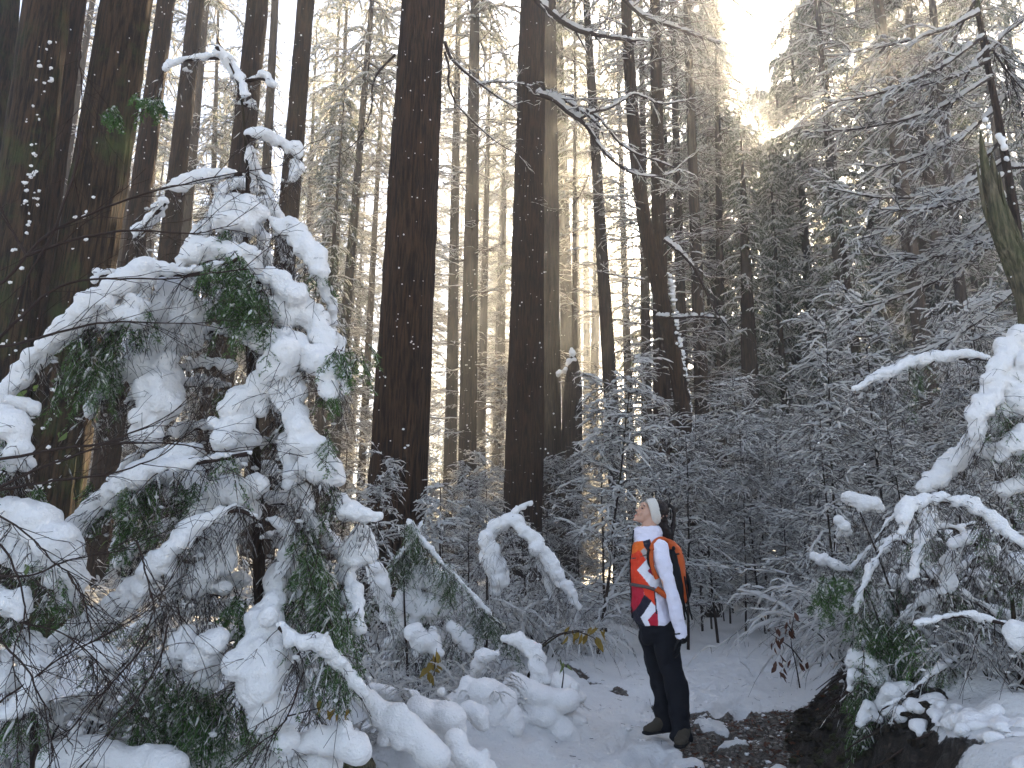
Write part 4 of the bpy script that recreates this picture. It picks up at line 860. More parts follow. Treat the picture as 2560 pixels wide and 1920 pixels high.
bush('snowy_shrub', 'tangled shrub with torn snow clumps and hanging green sprays on the bank edge', 'shrub', 2240, 1640, 5.0, [
 ([(2120, 1245, 16), (2145, 1255, 20), (2175, 1260, 20), (2196, 1270, 14)], 12, 0, 1.2), ([(2100, 1300, 14), (2112, 1320, 18), (2105, 1335, 10)], 6, 0, 1.0), ([(2035, 1390, 12), (2060, 1398, 15), (2090, 1408, 13), (2115, 1425, 10)], 12, 1, 1.0),
 ([(2230, 1440, 12), (2222, 1480, 16), (2212, 1520, 15), (2205, 1560, 10)], 22, 5, .2), ([(2272, 1420, 14), (2262, 1450, 14), (2255, 1475, 8)], 10, 1, .2), ([(2130, 1655, 20), (2152, 1648, 26), (2178, 1655, 26), (2190, 1680, 22), (2188, 1705, 14), (2130, 1690, 16), (2125, 1720, 10)], 12, 4, -.2),
 ([(2262, 1720, 22), (2232, 1738, 30), (2212, 1758, 26), (2225, 1775, 20)], 8, 3, -.4), ([(2160, 1790, 14), (2150, 1810, 14), (2175, 1770, 12), (2195, 1800, 8)], 6, 3, -.3), ([(2330, 1690, 20), (2370, 1660, 18), (2300, 1740, 16)], 14, 4, -.3),
 ([(2390, 1640, 8), (2320, 1690, 6), (2260, 1740, 5), (2205, 1770, 5)], 10, 2, -.5)], [(2290, 1800), (2270, 1600), (2200, 1400), (2150, 1280)], .014, .012, L=.26)
a, b_, c = MB(), MB(), MB()
gs = empty('hemlock_seedling', (at(2230, 1700, 4.9)[0], 4.9, g1(at(2230, 1700, 4.9)[0], 4.9)), 'green feathery hemlock seedling hanging over the dark earth bank', 'young tree')
go = np.array(gs.location)
for (px, py, sp_, L, n) in ((2180, 1560, 30, .2, 10), (2240, 1580, 34, .26, 18), (2210, 1640, 30, .26, 12), (2060, 1500, 22, .14, 7), (2120, 1470, 24, .12, 6), (2350, 1650, 30, .16, 8), (2340, 1690, 20, .14, 5), (2140, 1760, 12, .12, 5), (2190, 1740, 20, .2, 6), (2330, 1890, 26, .2, 6), (2530, 1000, 12, .2, 4), (2550, 1640, 10, .2, 3)):
    o = np.array([at(px+g.normal()*sp_, py-20+g.normal()*sp_*.5, 4.9+g.normal()*.1) for _ in range(n)])-go
    fronds(a, b_, c, o, 2, L, .45, 1.0, 15, (.014, .026), .006)
P = fine_path(np.array([[0, 0, -.1], [-.02, 0, .2], [-.05, 0, .45], [-.12, -.02, .62]]), 14); tubes(a, P[None], np.linspace(.008, .003, 14)[None], 6)
a.build('frond_twig', M_twig, gs, kind='stuff'); b_.build('foliage', M_fern, gs, False, kind='stuff'); c.build('frond_snow', M_twigsnow, gs, kind='stuff')

# --- bushes and bent saplings in the centre
bush('snowy_bush', 'rounded snow buried bush left of the bent sapling, before the great dark trunk', 'shrub', 1060, 1640, 7.2, [
 ([(1040, 1440, 26), (1075, 1450, 38), (1110, 1455, 34), (1128, 1490, 22)], 16, 2), ([(1010, 1490, 26), (1040, 1520, 40), (1080, 1520, 38), (1020, 1560, 30)], 20, 1), ([(985, 1545, 18), (1000, 1575, 24), (990, 1610, 20)], 12, 1),
 ([(1030, 1580, 20), (1055, 1590, 28), (1085, 1610, 30), (1050, 1630, 22)], 16, 1, -.4), ([(1130, 1570, 16), (1150, 1590, 22), (1175, 1620, 16)], 12, 1, -.2), ([(930, 1420, 18), (955, 1450, 22), (960, 1500, 18), (965, 1550, 14)], 20, 2, -.4)],
 [(1045, 1720), (1040, 1620), (1065, 1520), (1070, 1460)], .02, .018, L=.42)
bush('bent_sapling', 'sapling bent over in a snow covered hoop left of the hiker', 'young tree', 1215, 1560, 8.6, [
 ([(1215, 1345, 14), (1235, 1318, 20), (1262, 1302, 20), (1292, 1308, 18), (1325, 1335, 19), (1352, 1372, 20), (1380, 1415, 19), (1408, 1455, 16), (1432, 1490, 13), (1444, 1515, 8)], 50, 0), ([(1215, 1340, 16), (1222, 1370, 24), (1236, 1405, 28), (1250, 1440, 26), (1238, 1470, 18)], 24, 0),
 ([(1330, 1350, 10), (1350, 1400, 12), (1370, 1450, 12), (1385, 1500, 8)], 30, 0, .1), ([(1230, 1325, 6), (1260, 1295, 8), (1300, 1270, 8), (1330, 1255, 5)], 8, 0)], [(1216, 1580), (1218, 1500), (1217, 1420), (1225, 1345)], .02, .018, L=.5)
bush('hemlock_branch', 'green hemlock bough sloping down right of the great dark trunk', 'branch', 1060, 1330, 7.0, [
 ([(1020, 1300, 6), (1060, 1355, 7), (1110, 1410, 6), (1160, 1465, 6), (1210, 1520, 6), (1262, 1570, 4)], 30, 26), ([(1060, 1300, 6), (1030, 1350, 6), (990, 1400, 5)], 14, 12)], [(1020, 1700), (1010, 1500), (1012, 1290)], .012, .018, L=.3)
# dead leaning stub with a row of snow knobs, low in the centre
bush('fallen_branch', 'snow capped low arched dead branch on the left verge of the trail', 'branch', 1300, 1700, 6.2, [
 ([(1258, 1602, 8), (1275, 1598, 14), (1300, 1603, 16), (1325, 1618, 17), (1343, 1645, 18), (1348, 1680, 20), (1345, 1705, 18)], 3, 0), ([(1190, 1680, 16), (1200, 1655, 20), (1222, 1636, 18), (1240, 1640, 12), (1250, 1655, 8)], 3, 0)], [(1316, 1725), (1320, 1690), (1345, 1625), (1400, 1585), (1460, 1578)], .012, .016)

# --- snow mounds over buried brush: left verge and bottom centre
def mound(pts, Y, label, vox=.016, cat='snow mound'):
    x = at(pts[0][0], pts[0][1], Y)[0]; sm = MB(); off = np.array([x, Y, g1(x, Y)])
    C_ = path_px(pts, Y); r = np.array([p[2] for p in pts])*Y/F; d = np.concatenate([[0], np.cumsum(np.linalg.norm(np.diff(C_, axis=0), axis=1))]); n = max(3, int(d[-1]/(r.mean()*.35)))
    t = np.linspace(0, d[-1], n); Cf = np.stack([np.interp(t, d, C_[:, c]) for c in range(3)], 1); rf = np.interp(t, d, r)*g.uniform(.85, 1.1, n)
    Cf = Cf+g.normal(0, .13, Cf.shape)*rf[:, None]
    rf = rf*.88; Cf[:, 2] -= rf*.22; blobs(sm, Cf-off, np.stack([rf, rf*1.2, rf*.85], 1)); lo = Cf.copy(); lo[:, 2] = np.minimum(lo[:, 2]-rf*.8, gz(lo[:, 0], lo[:, 1])+.0); blobs(sm, lo-off, np.stack([rf*1.15, rf*1.3, rf*.9], 1))
    k = n; i = g.integers(0, n, k); blobs(sm, (Cf-off)[i]+g.normal(0, .6, (k, 3))*rf[i][:, None], rf[i]*g.uniform(.3, .55, k))
    me, _ = remesh(sm, vox, 4, ((.026, .2), (.006, .05), (.002, .018)), M_snow); return link('snow_mound', me, None, label, cat, 'snow mounds beside the trail', loc=off)
for pts, Y, lab in (
 ([(1140, 1740, 30), (1180, 1725, 50), (1225, 1735, 55), (1265, 1770, 36)], 5.6, 'tallest rounded snow mound in the middle of the left verge'),
 ([(1165, 1775, 22), (1190, 1780, 36), (1205, 1805, 30)], 5.0, 'small round snow ball shaped mound in front of the tallest mound'),
 ([(1045, 1760, 40), (1085, 1775, 52), (1120, 1805, 52), (1140, 1835, 34)], 4.6, 'broad snow mound left of the ball shaped one'),
 ([(770, 1590, 8), (830, 1670, 20), (870, 1710, 26), (915, 1745, 32), (960, 1775, 36), (1010, 1810, 36), (1050, 1845, 38), (1085, 1885, 40)], 4.0, 'long log shaped snow ridge running down to the bottom centre'),
 ([(1130, 1860, 34), (1170, 1890, 40), (1220, 1920, 36)], 4.2, 'low snow mound at the bottom edge right of the log shaped ridge'),
 ([(960, 1740, 24), (1000, 1745, 30), (1040, 1735, 24), (930, 1715, 22)], 5.0, 'flat snow pillow behind the log shaped ridge'),
 ([(1290, 1715, 42), (1335, 1722, 40), (1375, 1735, 38), (1420, 1748, 32)], 6.0, 'snow pillow under the arched dead branch'),
 ([(1390, 1700, 30), (1430, 1720, 30), (1455, 1745, 22)], 6.2, 'hollow snow tuft at the trail edge left of the hiker'),
 ([(900, 1870, 30), (850, 1850, 40), (790, 1840, 40), (740, 1860, 30)], 3.6, 'snow cushion over dark earth right of the hemlock trunk'),
 ([(120, 1890, 40), (220, 1880, 50), (330, 1890, 46), (420, 1900, 40)], 3.4, 'snow cushion under the twig tangle in the lower left corner'),
 ([(560, 1900, 40), (620, 1880, 40), (800, 1900, 50)], 3.7, 'snow at the foot of the hemlock trunk'),
 ):
    mound(pts, Y, lab)
# snow lip hanging over the top of the earth bank
sm = MB(); yy = np.arange(3.2, 7.4, .05); yy = yy[(np.sin(yy*5.1)+np.sin(yy*11.7+1)) > -.9]; xx = e_bank(yy)+.56+.07*np.sin(yy*7)+g.normal(0, .03, len(yy)); rr = g.uniform(.022, .062, len(yy)); off = np.array([2.2, 5.0, .5])
blobs(sm, np.stack([xx, yy, gz(xx, yy)+.01], 1)-off, np.stack([rr*1.2, rr*1.3, rr*.75], 1)); xx2 = xx+.10; blobs(sm, np.stack([xx2, yy, gz(xx2, yy)], 1)-off, np.stack([rr*1.15, rr*1.2, rr*.7], 1)); m_ = g.random(len(yy)) < .3; blobs(sm, np.stack([xx[m_]-.09, yy[m_], gz(xx[m_]-.09, yy[m_])+.01], 1)-off, np.stack([rr[m_]*.7, rr[m_]*.7, rr[m_]*.8], 1))
me, _ = remesh(sm, .013, 2, ((.022, .11), (.012, .04)), M_snow); link('snow_lip', me, None, 'snow lip hanging over the top of the dark earth bank', 'snow', loc=off, kind='stuff')
# ------------------------------------------------------------------ big bare branches, snags
g = np.random.default_rng(99)
def limb(root, pts, Y, r0, r1, side=8, Ls=.8, sn=1.0, ang=(25, 55), name='branch', m=M_twig, cover=.85, dp=.15, sub2=2, wob=.012):
    off = np.array(root.matrix_basis.translation); P = fine_path(path_px(pts, Y), 34)-off; P[1:] += np.cumsum(g.normal(0, wob*.25, (33, 3)), 0)*.4
    Rm = np.linspace(r0, r1, 34)[None]; mb = MB(); tubes(mb, P, Rm, 7); sm = MB(); snow_on(sm, P[None], Rm, g, 1.25*sn, 1.35, 60, cover, .006*sn, 5)
    if side:
        S1, _ = spawn(P[None], np.linspace(.18, .98, side), g, lambda t: Ls*(1-.4*t), ang, 7, dp, .1, False, .035); R1 = np.linspace(r1*.8+.001, .0025, 7)[None]*np.ones((len(S1), 1)); tubes(mb, S1, R1, 4); snow_on(sm, S1, R1, g, 1.5*sn, 1.3, 14, .6, .005*sn, 4)
        S2, _ = spawn(S1, np.linspace(.3, .9, sub2*2), g, lambda t: Ls*.35*np.ones_like(t), (20, 55), 5, .2, .05, False, .05); R2 = np.full((len(S2), 5), .0028); tubes(mb, S2, R2); snow_on(sm, S2, R2, g, 1.5*sn, 1.2, 7, .5, .005*sn, 3)
    o = mb.build(name, m, root); sm.build('branch_snow', M_twigsnow, o, kind='stuff'); return o
A = HN['A'][0]; B = HN['B2'][0]
limb(A, [(1112, 105), (1125, 145), (1160, 180), (1200, 212), (1245, 245), (1290, 272)], 11.5, .03, .008, 9, .7, .8)
limb(A, [(1195, 212), (1240, 205), (1285, 208), (1330, 216)], 11.5, .018, .006, 5, .5, 1.0)
limb(A, [(1112, 130), (1125, 170), (1118, 205), (1140, 262), (1190, 312), (1245, 360), (1292, 385)], 11.6, .022, .006, 8, .6, .6)
limb(A, [(988, 136), (945, 180), (930, 215), (932, 265), (915, 320), (890, 360), (850, 388)], 11.6, .022, .006, 8, .5, .25)
limb(A, [(985, 198), (955, 210), (925, 222)], 11.6, .01, .004, 3, .3, .3)
q1 = [(1328, -30), (1345, 8), (1378, 34), (1410, 60), (1452, 80), (1504, 90), (1550, 98), (1590, 104)]
limb(HN['B'][0], q1, 14.5, .075, .03, 9, .9, 1.0, sub2=3)
fb = limb(B, [(1365, 238), (1395, 243), (1430, 262), (1470, 290), (1500, 320), (1480, 345)][:5], 14.0, .035, .02, 6, .7, 1.2)
limb(B, [(1340, 236), (1385, 246), (1425, 288), (1450, 298), (1470, 320), (1490, 355), (1520, 395), (1560, 425), (1590, 440), (1650, 444), (1700, 425)], 14.0, .05, .012, 14, 1.0, 1.25, sub2=3)
limb(B, [(1450, 297), (1480, 280), (1520, 274), (1560, 250), (1585, 230), (1650, 262), (1720, 250)], 14.0, .03, .008, 9, .7, 1.1)
limb(B, [(1450, 295), (1438, 255), (1432, 240), (1380, 235), (1350, 242)], 14.0, .02, .006, 6, .5, .8)
limb(B, [(1465, 275), (1505, 300), (1545, 355), (1590, 385), (1640, 400), (1690, 420), (1740, 440)], 14.2, .03, .008, 10, .8, 1.0)
limb(B, [(1490, 380), (1475, 430), (1450, 490), (1420, 522), (1380, 525), (1350, 512)], 14.0, .014, .004, 9, .5, .3)
limb(B, [(1545, 380), (1560, 420), (1570, 500), (1580, 600), (1586, 700)], 14.0, .010, .004, 5, .4, .2)
limb(HN['G'][0], [(1545, -20), (1580, 20), (1610, 44), (1650, 58), (1680, 66), (1740, 90), (1800, 110)], 17, .06, .02, 12, 1.3, 1.2, sub2=3)
limb(HN['F'][0], [(1612, 700), (1560, 692), (1500, 680)], 18, .02, .006, 6, .6, 1)
limb(HN['F'][0], [(1640, 792), (1690, 795), (1745, 790), (1800, 795)], 17, .035, .02, 4, .4, 1.2)
limb(HN['G'][0], [(1660, 600), (1700, 630), (1735, 668), (1760, 720), (1790, 780), (1830, 830)], 17, .04, .015, 9, .9, 1.2)

# leaning thin dead tree at right with long sweeping branches
YO = 6.6; P0 = path_px([(2600, 1500), (2575, 900), (2546, 600), (2520, 430), (2500, 320), (2475, 190), (2455, 90), (2440, 0), (2430, -120), (2420, -300)], YO)
xo = P0[0][0]; ot = empty('leaning_tree', (xo, YO, g1(xo, YO)), 'thin dark leaning dead tree behind the split grey snag with long sweeping twigs', 'tree')
Pf = fine_path(P0, 50)-np.array(ot.location); Pf[0, 2] = -.2; mb = MB(); tubes(mb, Pf, (np.linspace(.062, .018, 50)*(1+.05*g.normal(size=50)))[None], 10); mb.build('trunk', M_bark_thin, ot)
for (x0, y0, x1, y1, b_) in ((2450, 30, 2120, 130, 20), (2460, 90, 2060, 260, 40), (2475, 150, 2100, 240, 25), (2482, 190, 2040, 330, 40), (2495, 270, 2180, 420, 30), (2510, 340, 2150, 600, 50), (2512, 400, 2070, 470, 60), (2520, 430, 2200, 520, 40),
                         (2535, 480, 2240, 690, 30), (2545, 540, 2180, 640, 50), (2440, 0, 2300, 300, -20), (2470, 120, 2330, 380, -30), (2540, 560, 2110, 780, 40), (2470, 130, 2640, 20, -20), (2490, 260, 2660, 180, -10), (2520, 420, 2680, 380, 10), (2445, 60, 2600, 260, 20), (2555, 640, 2700, 560, 10), (2500, 100, 2560, 300, 0), (2550, 600, 2330, 560, 20), (2560, 700, 2260, 900, 30)):
    mx, my = (x0+x1)/2, (y0+y1)/2+b_
    limb(ot, [(x0, y0), ((x0+mx)/2, (y0+my)/2+b_*.35), (mx, my), ((x1+mx)/2, (y1+my)/2+b_*.2), (x1, y1)], YO+g.normal()*.25, .016, .005, 16, .6, 1.15, (18, 45), sub2=3, dp=.25, cover=.8)

# split grey snag
YS = 6.0; xs = at(2590, 1300, YS)[0]
sn = empty('snag', (xs, YS, g1(xs, YS)), 'broken grey green snag with a split top, leaning at the right edge', 'dead trunk')
for (tx, ty, bx_, w0, w1, oy) in ((2450, 322, 2548, .030, .115, 0), (2487, 372, 2585, .036, .10, .05), (2462, 350, 2560, .03, .10, .06), (2474, 452, 2568, .05, .11, -.03), (2446, 405, 2540, .018, .07, .02), (2498, 430, 2592, .02, .08, .0)):
    p = path_px([(bx_+80, 1450), (bx_+22, 760), (tx+16, ty+110), (tx+4, ty+30), (tx, ty)], YS, oy); q_ = fine_path(p, 90)-np.array(sn.location); q_[0, 2] = -.2
    rr = np.interp(np.linspace(0, 1, 90), [0, .6, .9, .97, 1], [w1, (w0+w1)/2*1.0, w0, w0*.6, .004]); me = trunk_mesh(q_, rr, 40, M_oldwood, wob=.2, seed=int(tx), ridge=.014); link('trunk_shell', me, sn)
sm = MB(); blobs(sm, path_px([(2482, 352, 0), (2490, 364, 0), (2496, 382, 0), (2502, 410, 0), (2509, 440, 0), (2515, 480, 0), (2521, 520, 0), (2450, 312, 0), (2457, 330, 0), (2462, 345, 0), (2556, 640, 0), (2566, 658, 0), (2545, 560, 0)], YS, -.08)-np.array(sn.location), np.array([.03, .034, .032, .026, .018, .016, .014, .026, .026, .018, .03, .026, .02]))
me, _ = remesh(sm, .012, 2, ((.008, .03),), M_snow); link('snow_cap', me, sn, kind='stuff')
# pointed snow capped stub in the light shaft
YT = 24; xt = at(1425, 1000, YT)[0]; st = empty('tree_stub', (xt, YT, g1(xt, YT)), 'broken pointed stub capped with glowing snow, right of the second great trunk', 'dead trunk')
z1 = at(1428, 878, YT)[2]-st.location.z; zz = np.linspace(-.3, z1, 22); rr = np.interp(zz/z1, [0, .75, .86, .93, 1], [.34, .30, .27, .2, .05]); link('trunk', trunk_mesh(np.stack([np.interp(zz, [0, z1], [0, .12]), 0*zz, zz], 1), rr, 16, M_bark_far, wob=.12, seed=3), st)
sm = MB(); tp = path_px([(1428, 874), (1430, 884), (1422, 905), (1436, 903), (1412, 925), (1398, 930), (1395, 934), (1440, 935)], YT, -.1)-np.array(st.location); blobs(sm, tp, np.array([.08, .12, .10, .10, .08, .08, .08, .06])); blobs(sm, tp+[0, .12, -.05], np.array([.07, .1, .1, .1, .08, .07, .07, .06]))
me, _ = remesh(sm, .03, 2, ((.03, .12),), M_snow); link('snow_cap', me, st)

# snow stuck to the bark of the near trunks
def bark_snow(key, n, side, y0, y1, size):
    root, xb, zb, s, rb = HN[key]; sm = MB(); yy = root.location.y; cs = []; rs = []
    for _ in range(n):
        z = g.uniform(y0, y1); a = math.radians(g.normal(side, 14)); r = rb*(1-.72*z/30)*1.0
        c0 = np.array([s*z+math.cos(a)*r, math.sin(a)*r, z])
        for k in range(g.integers(1, 4)): cs.append(c0+g.normal(0, .025, 3)*[1, .3, 1.3]); q_ = size*g.uniform(.3, 1.3); rs.append([q_*1.1, q_*.5, q_*.8])
    blobs(sm, np.array(cs), np.array(rs), g, ICO1, .12); sm.build('bark_snow', M_snow, root, kind='stuff')
bark_snow('T1', 80, -42, 1.0, 7.5, .03); bark_snow('T1b', 40, -120, 1.0, 8, .035); bark_snow('T2', 20, -75, 1.0, 6.5, .03); bark_snow('A', 30, -70, 2, 9, .018); bark_snow('B', 16, -60, 2, 12, .025); bark_snow('F', 200, -25, 2.5, 9, .05); bark_snow('T8', 24, -90, 1, 11, .02); bark_snow('C1', 90, -90, 2, 18, .022)

# snow patches with green sprays hanging in front of the mossy trunks
# drifting snow crystals that sparkle in the air
fl = MB(); n = 1500; pp = []
while len(pp) < n:
    Yd = g.uniform(5, 17); px = g.uniform(0, 2560); py = g.uniform(0, 1300); wgt = math.exp(-((px-1150)/420)**2)*.9+math.exp(-((px-2350)/230)**2)*.6+math.exp(-((px-620)/350)**2)*.6+.06
    if g.random() < wgt: pp.append(at(px, py, Yd))
blobs(fl, np.array(pp), g.uniform(.004, .009, n), g, ICO1, .1); fl.build('drifting_snow', M_snow, None, label='loose snow crystals drifting down in the sunlight between the trunks', cat='falling snow', kind='stuff')

# ------------------------------------------------------------------ leaves
def leaf_mesh(name, L, W, m, curl=.3):
    v = []; 
    for t_, w_ in ((0, .02), (.2, .55), (.45, 1), (.7, .75), (.9, .3), (1, .02)):
        z = -curl*L*t_**2
        v += [(-w_*W/2, t_*L, z+.12*W*w_), (0, t_*L, z), (w_*W/2, t_*L, z+.12*W*w_)]
    mb = MB(); mb.add(v, [(3*i+j, 3*i+j+1, 3*i+j+4, 3*i+j+3) for i in range(5) for j in range(2)]); return mb.mesh(name, m)
M_dry = needle_mat('dry leaf', (.06, .025, .014), (.12, .045, .022), .25); M_olive = needle_mat('yellowed leaf', (.16, .12, .02), (.26, .17, .03), .4); M_green = needle_mat('green leaf', (.08, .12, .03), (.14, .18, .05), .35)
def leafy(name, label, stems, leaves, Y, m, size, cat='plant', dz=0):
    x = at(*stems[0][0], Y)[0]; r_ = empty(name, (x, Y, g1(x, Y)), label, cat); off = np.array(r_.location)
    for s_ in stems:
        P = fine_path(path_px(s_, Y), 16)-off; mb = MB(); tubes(mb, P, np.linspace(.006, .002, 16)[None]*Y/6, 5); mb.build('stem', M_twig, r_)
    ms = [leaf_mesh('leaf', size*q_, size*.45*q_, m, c_) for q_, c_ in ((1, .3), (.8, .7), (1.15, .1))]
    for (px, py) in leaves:
        o = link('leaf', ms[int(g.integers(0, 3))], r_, loc=at(px, py, Y+g.normal()*.03)-off); o.rotation_euler = (g.uniform(-2.1, -.7), g.uniform(-.8, .8), g.uniform(-2.5, 2.5))
    return r_
leafy('leafy_shrub', 'sapling with hanging dark brown dead leaves between trail and earth bank', [[(2000, 1720), (1990, 1660), (1975, 1600), (1985, 1540)], [(2005, 1655), (1980, 1620), (1950, 1600), (1925, 1582)], [(1990, 1600), (1970, 1560), (1935, 1570)]],
      [(1986, 1530), (1976, 1542), (1968, 1553), (1966, 1565), (1972, 1575), (1981, 1568), (1937, 1568), (1944, 1570), (1960, 1592), (1945, 1598), (1952, 1604), (1932, 1606), (1938, 1618), (1940, 1598), (1942, 1592), (1950, 1636), (1955, 1645), (1946, 1655), (1960, 1668), (1940, 1652), (1954, 1672), (1978, 1650), (1998, 1655), (2020, 1655), (1942, 1664), (1948, 1680), (1960, 1684), (2002, 1660)], 7.0, M_dry, .075, 'shrub')
leafy('leafy_twig', 'low arching plant with yellowed leaves above the snow left of the hiker', [[(1345, 1625), (1362, 1605), (1385, 1588), (1412, 1580), (1445, 1576), (1480, 1572)], [(1440, 1576), (1480, 1592), (1492, 1600)]],
      [(1424, 1566), (1432, 1574), (1436, 1584), (1440, 1592), (1447, 1575), (1455, 1582), (1470, 1584), (1460, 1590), (1480, 1568), (1488, 1564), (1496, 1570), (1508, 1572), (1500, 1576), (1490, 1592), (1494, 1602), (1486, 1598), (1420, 1588), (1506, 1580)], 6.6, M_olive, .09)
leafy('leafy_twig', 'plant with limp olive leaves at the foot of the snow buried bush', [[(1085, 1690), (1088, 1650), (1092, 1620)]], [(1090, 1626), (1084, 1634), (1080, 1648), (1076, 1660), (1070, 1678), (1094, 1640), (1086, 1642), (1098, 1634), (1074, 1668)], 6.0, M_olive, .11)
leafy('leafy_twig', 'pair of round green leaves on a twig at the left hemlock arm', [[(60, 990), (75, 975), (100, 970)]], [(68, 975), (97, 962), (150, 1080), (168, 1080)], 3.3, M_green, .06)
leafy('leafy_twig', 'two pointed green leaves at the lower left twig tangle', [[(60, 1460), (62, 1440), (60, 1400)]], [(60, 1390), (62, 1410), (270, 1350), (180, 1370)], 3.2, M_green, .06)
leafy('leafy_twig', 'small plant with olive leaves over the dark earth right of the hemlock trunk', [[(720, 1790), (800, 1770), (830, 1760)]], [(808, 1768), (818, 1776), (838, 1770), (850, 1776), (864, 1782), (870, 1772), (845, 1782), (800, 1745)], 3.7, M_olive, .05)
leafy('leafy_twig', 'single small dark green leaf cluster left of the hiker knees', [[(1405, 1720), (1410, 1680), (1402, 1650)]], [(1400, 1645), (1408, 1656), (1412, 1666), (1418, 1660)], 6.0, M_green, .07)

# dark earth patch under the hemlock
sm = MB(); x = at(800, 1860, 3.95)[0]; blobs(sm, [[0, 0, 0], [.12, .05, -.02], [-.12, 0, -.03]], np.array([[.2, .2, .12], [.16, .15, .1], [.14, .15, .1]])); me, _ = remesh(sm, .02, 1, ((.03, .08), (.01, .02)), M_oldwood)
link('mossy_stump', me, None, 'dark mossy stump under the snow right of the hemlock trunk', 'stump', loc=(x, 3.95, g1(x, 3.95)+.12))

# pebbles and wet leaf litter on the bare patch, lumps of slush, roots and stones in the bank
n = 9000; X_ = g.uniform(.4, 3.2, n); Y_ = g.uniform(4.1, 9.4, n); m_, bk = soil_mask(X_, Y_); k = (m_ > .6); X_, Y_, bk = X_[k], Y_[k], bk[k]
def stones(name, sel, r0, r1, m, label, cat, ic=ICO1, flat=.6):
    x, y = X_[sel], Y_[sel]; r = g.uniform(r0, r1, len(x))**1.0; mb = MB(); blobs(mb, np.stack([x, y, gz(x, y)+r*.15], 1), np.stack([r*g.uniform(.8, 1.4, len(r)), r*g.uniform(.8, 1.4, len(r)), r*flat], 1), g, ic, .12); return mb.build(name, m, None, False, label=label, cat=cat, kind='stuff')
M_peb, nt, b = mat('pebbles', (.2, .18, .16), .5, .4); nn = nnode(nt, 40, 1); r_ = ramp(nt, nn.outputs[0], [(.35, (.05, .04, .033)), (.5, (.13, .11, .09)), (.65, (.3, .28, .25))]); nt.links.new(r_.outputs[0], b.inputs['Base Color'])
u = g.random(len(X_))
stones('gravel', (u < .45) & (bk < .3), .006, .022, M_peb, 'loose wet gravel on the bare patch of the trail', 'gravel'); M_clod = bark_mat('earth clods', (.008, .006, .004), (.05, .038, .024), .3, 1.2); stones('bank_stone', (bk > .5) & (u < .35), .008, .04, M_clod, 'stones and clods in the dark earth bank', 'stones')
sel = (u > .5) & (bk < .9); x, y = X_[sel], Y_[sel]; nL = len(x); az = g.uniform(0, 6.28, nL); D = np.stack([np.cos(az), np.sin(az), g.uniform(-.1, .3, nL)], 1); lm = MB()
blades(lm, np.stack([x, y, gz(x, y)+.012], 1), D, g.uniform(.02, .06, nL), g.uniform(.012, .03, nL), g); lm.build('leaf_litter', M_dry, None, False, label='wet brown leaf litter scattered over the bare patch and bank', cat='leaf litter', kind='stuff')
# trodden snow crumbs on the trail
n = 700; X_ = g.uniform(-.2, 4.2, n); Y_ = g.uniform(4.0, 10, n); sel = (X_ > e_left(Y_)) & (X_ < e_bank(Y_)); bk = np.zeros(n); stones('snow_crumbs', sel, .006, .022, M_snow, 'crumbs of trodden snow along the trail', 'snow crumbs', ICO1, .7)
# roots hanging out of the bank
rb_ = empty('root', (2.1, 5.0, .2), 'dark roots hanging out of the earth bank above the muddy patch', 'root')
for k in range(12):
    y_ = g.uniform(4.0, 6.9); x_ = float(e_bank(y_)); P = np.array([[x_+.58-.045*t_, y_+g.normal()*.02+.02*t_, g1(x_+.5, y_)+.02-.30*(t_/9)**1.4] for t_ in range(9)])+np.cumsum(g.normal(0, .008, (9, 3)), 0)-np.array([2.1, 5.0, .2])
    mb = MB(); tubes(mb, fine_path(P, 16)[None], np.linspace(.011, .003, 16)[None], 5); mb.build('root_strand', M_twig, rb_)
# fallen twigs and needles on the snow
n = 420; x = g.uniform(-1.5, 4.2, n); y = g.uniform(3.6, 9.5, n); az = g.uniform(0, 6.28, n); L_ = g.uniform(.01, .07, n)**1.0; u = np.linspace(-.5, .5, 3)
P = np.stack([x[:, None]+np.cos(az)[:, None]*L_[:, None]*u, y[:, None]+np.sin(az)[:, None]*L_[:, None]*u, 0*x[:, None]+0*u], -1); P[..., 2] = gz(P[..., 0].ravel(), P[..., 1].ravel()).reshape(n, 3)+.004
dm = MB(); tubes(dm, P, g.uniform(.0008, .0022, n)[:, None]*np.ones((1, 3))); dm.build('fallen_needles', M_twig, None, label='fallen twigs and needles lying on the snow', cat='forest litter', kind='stuff')
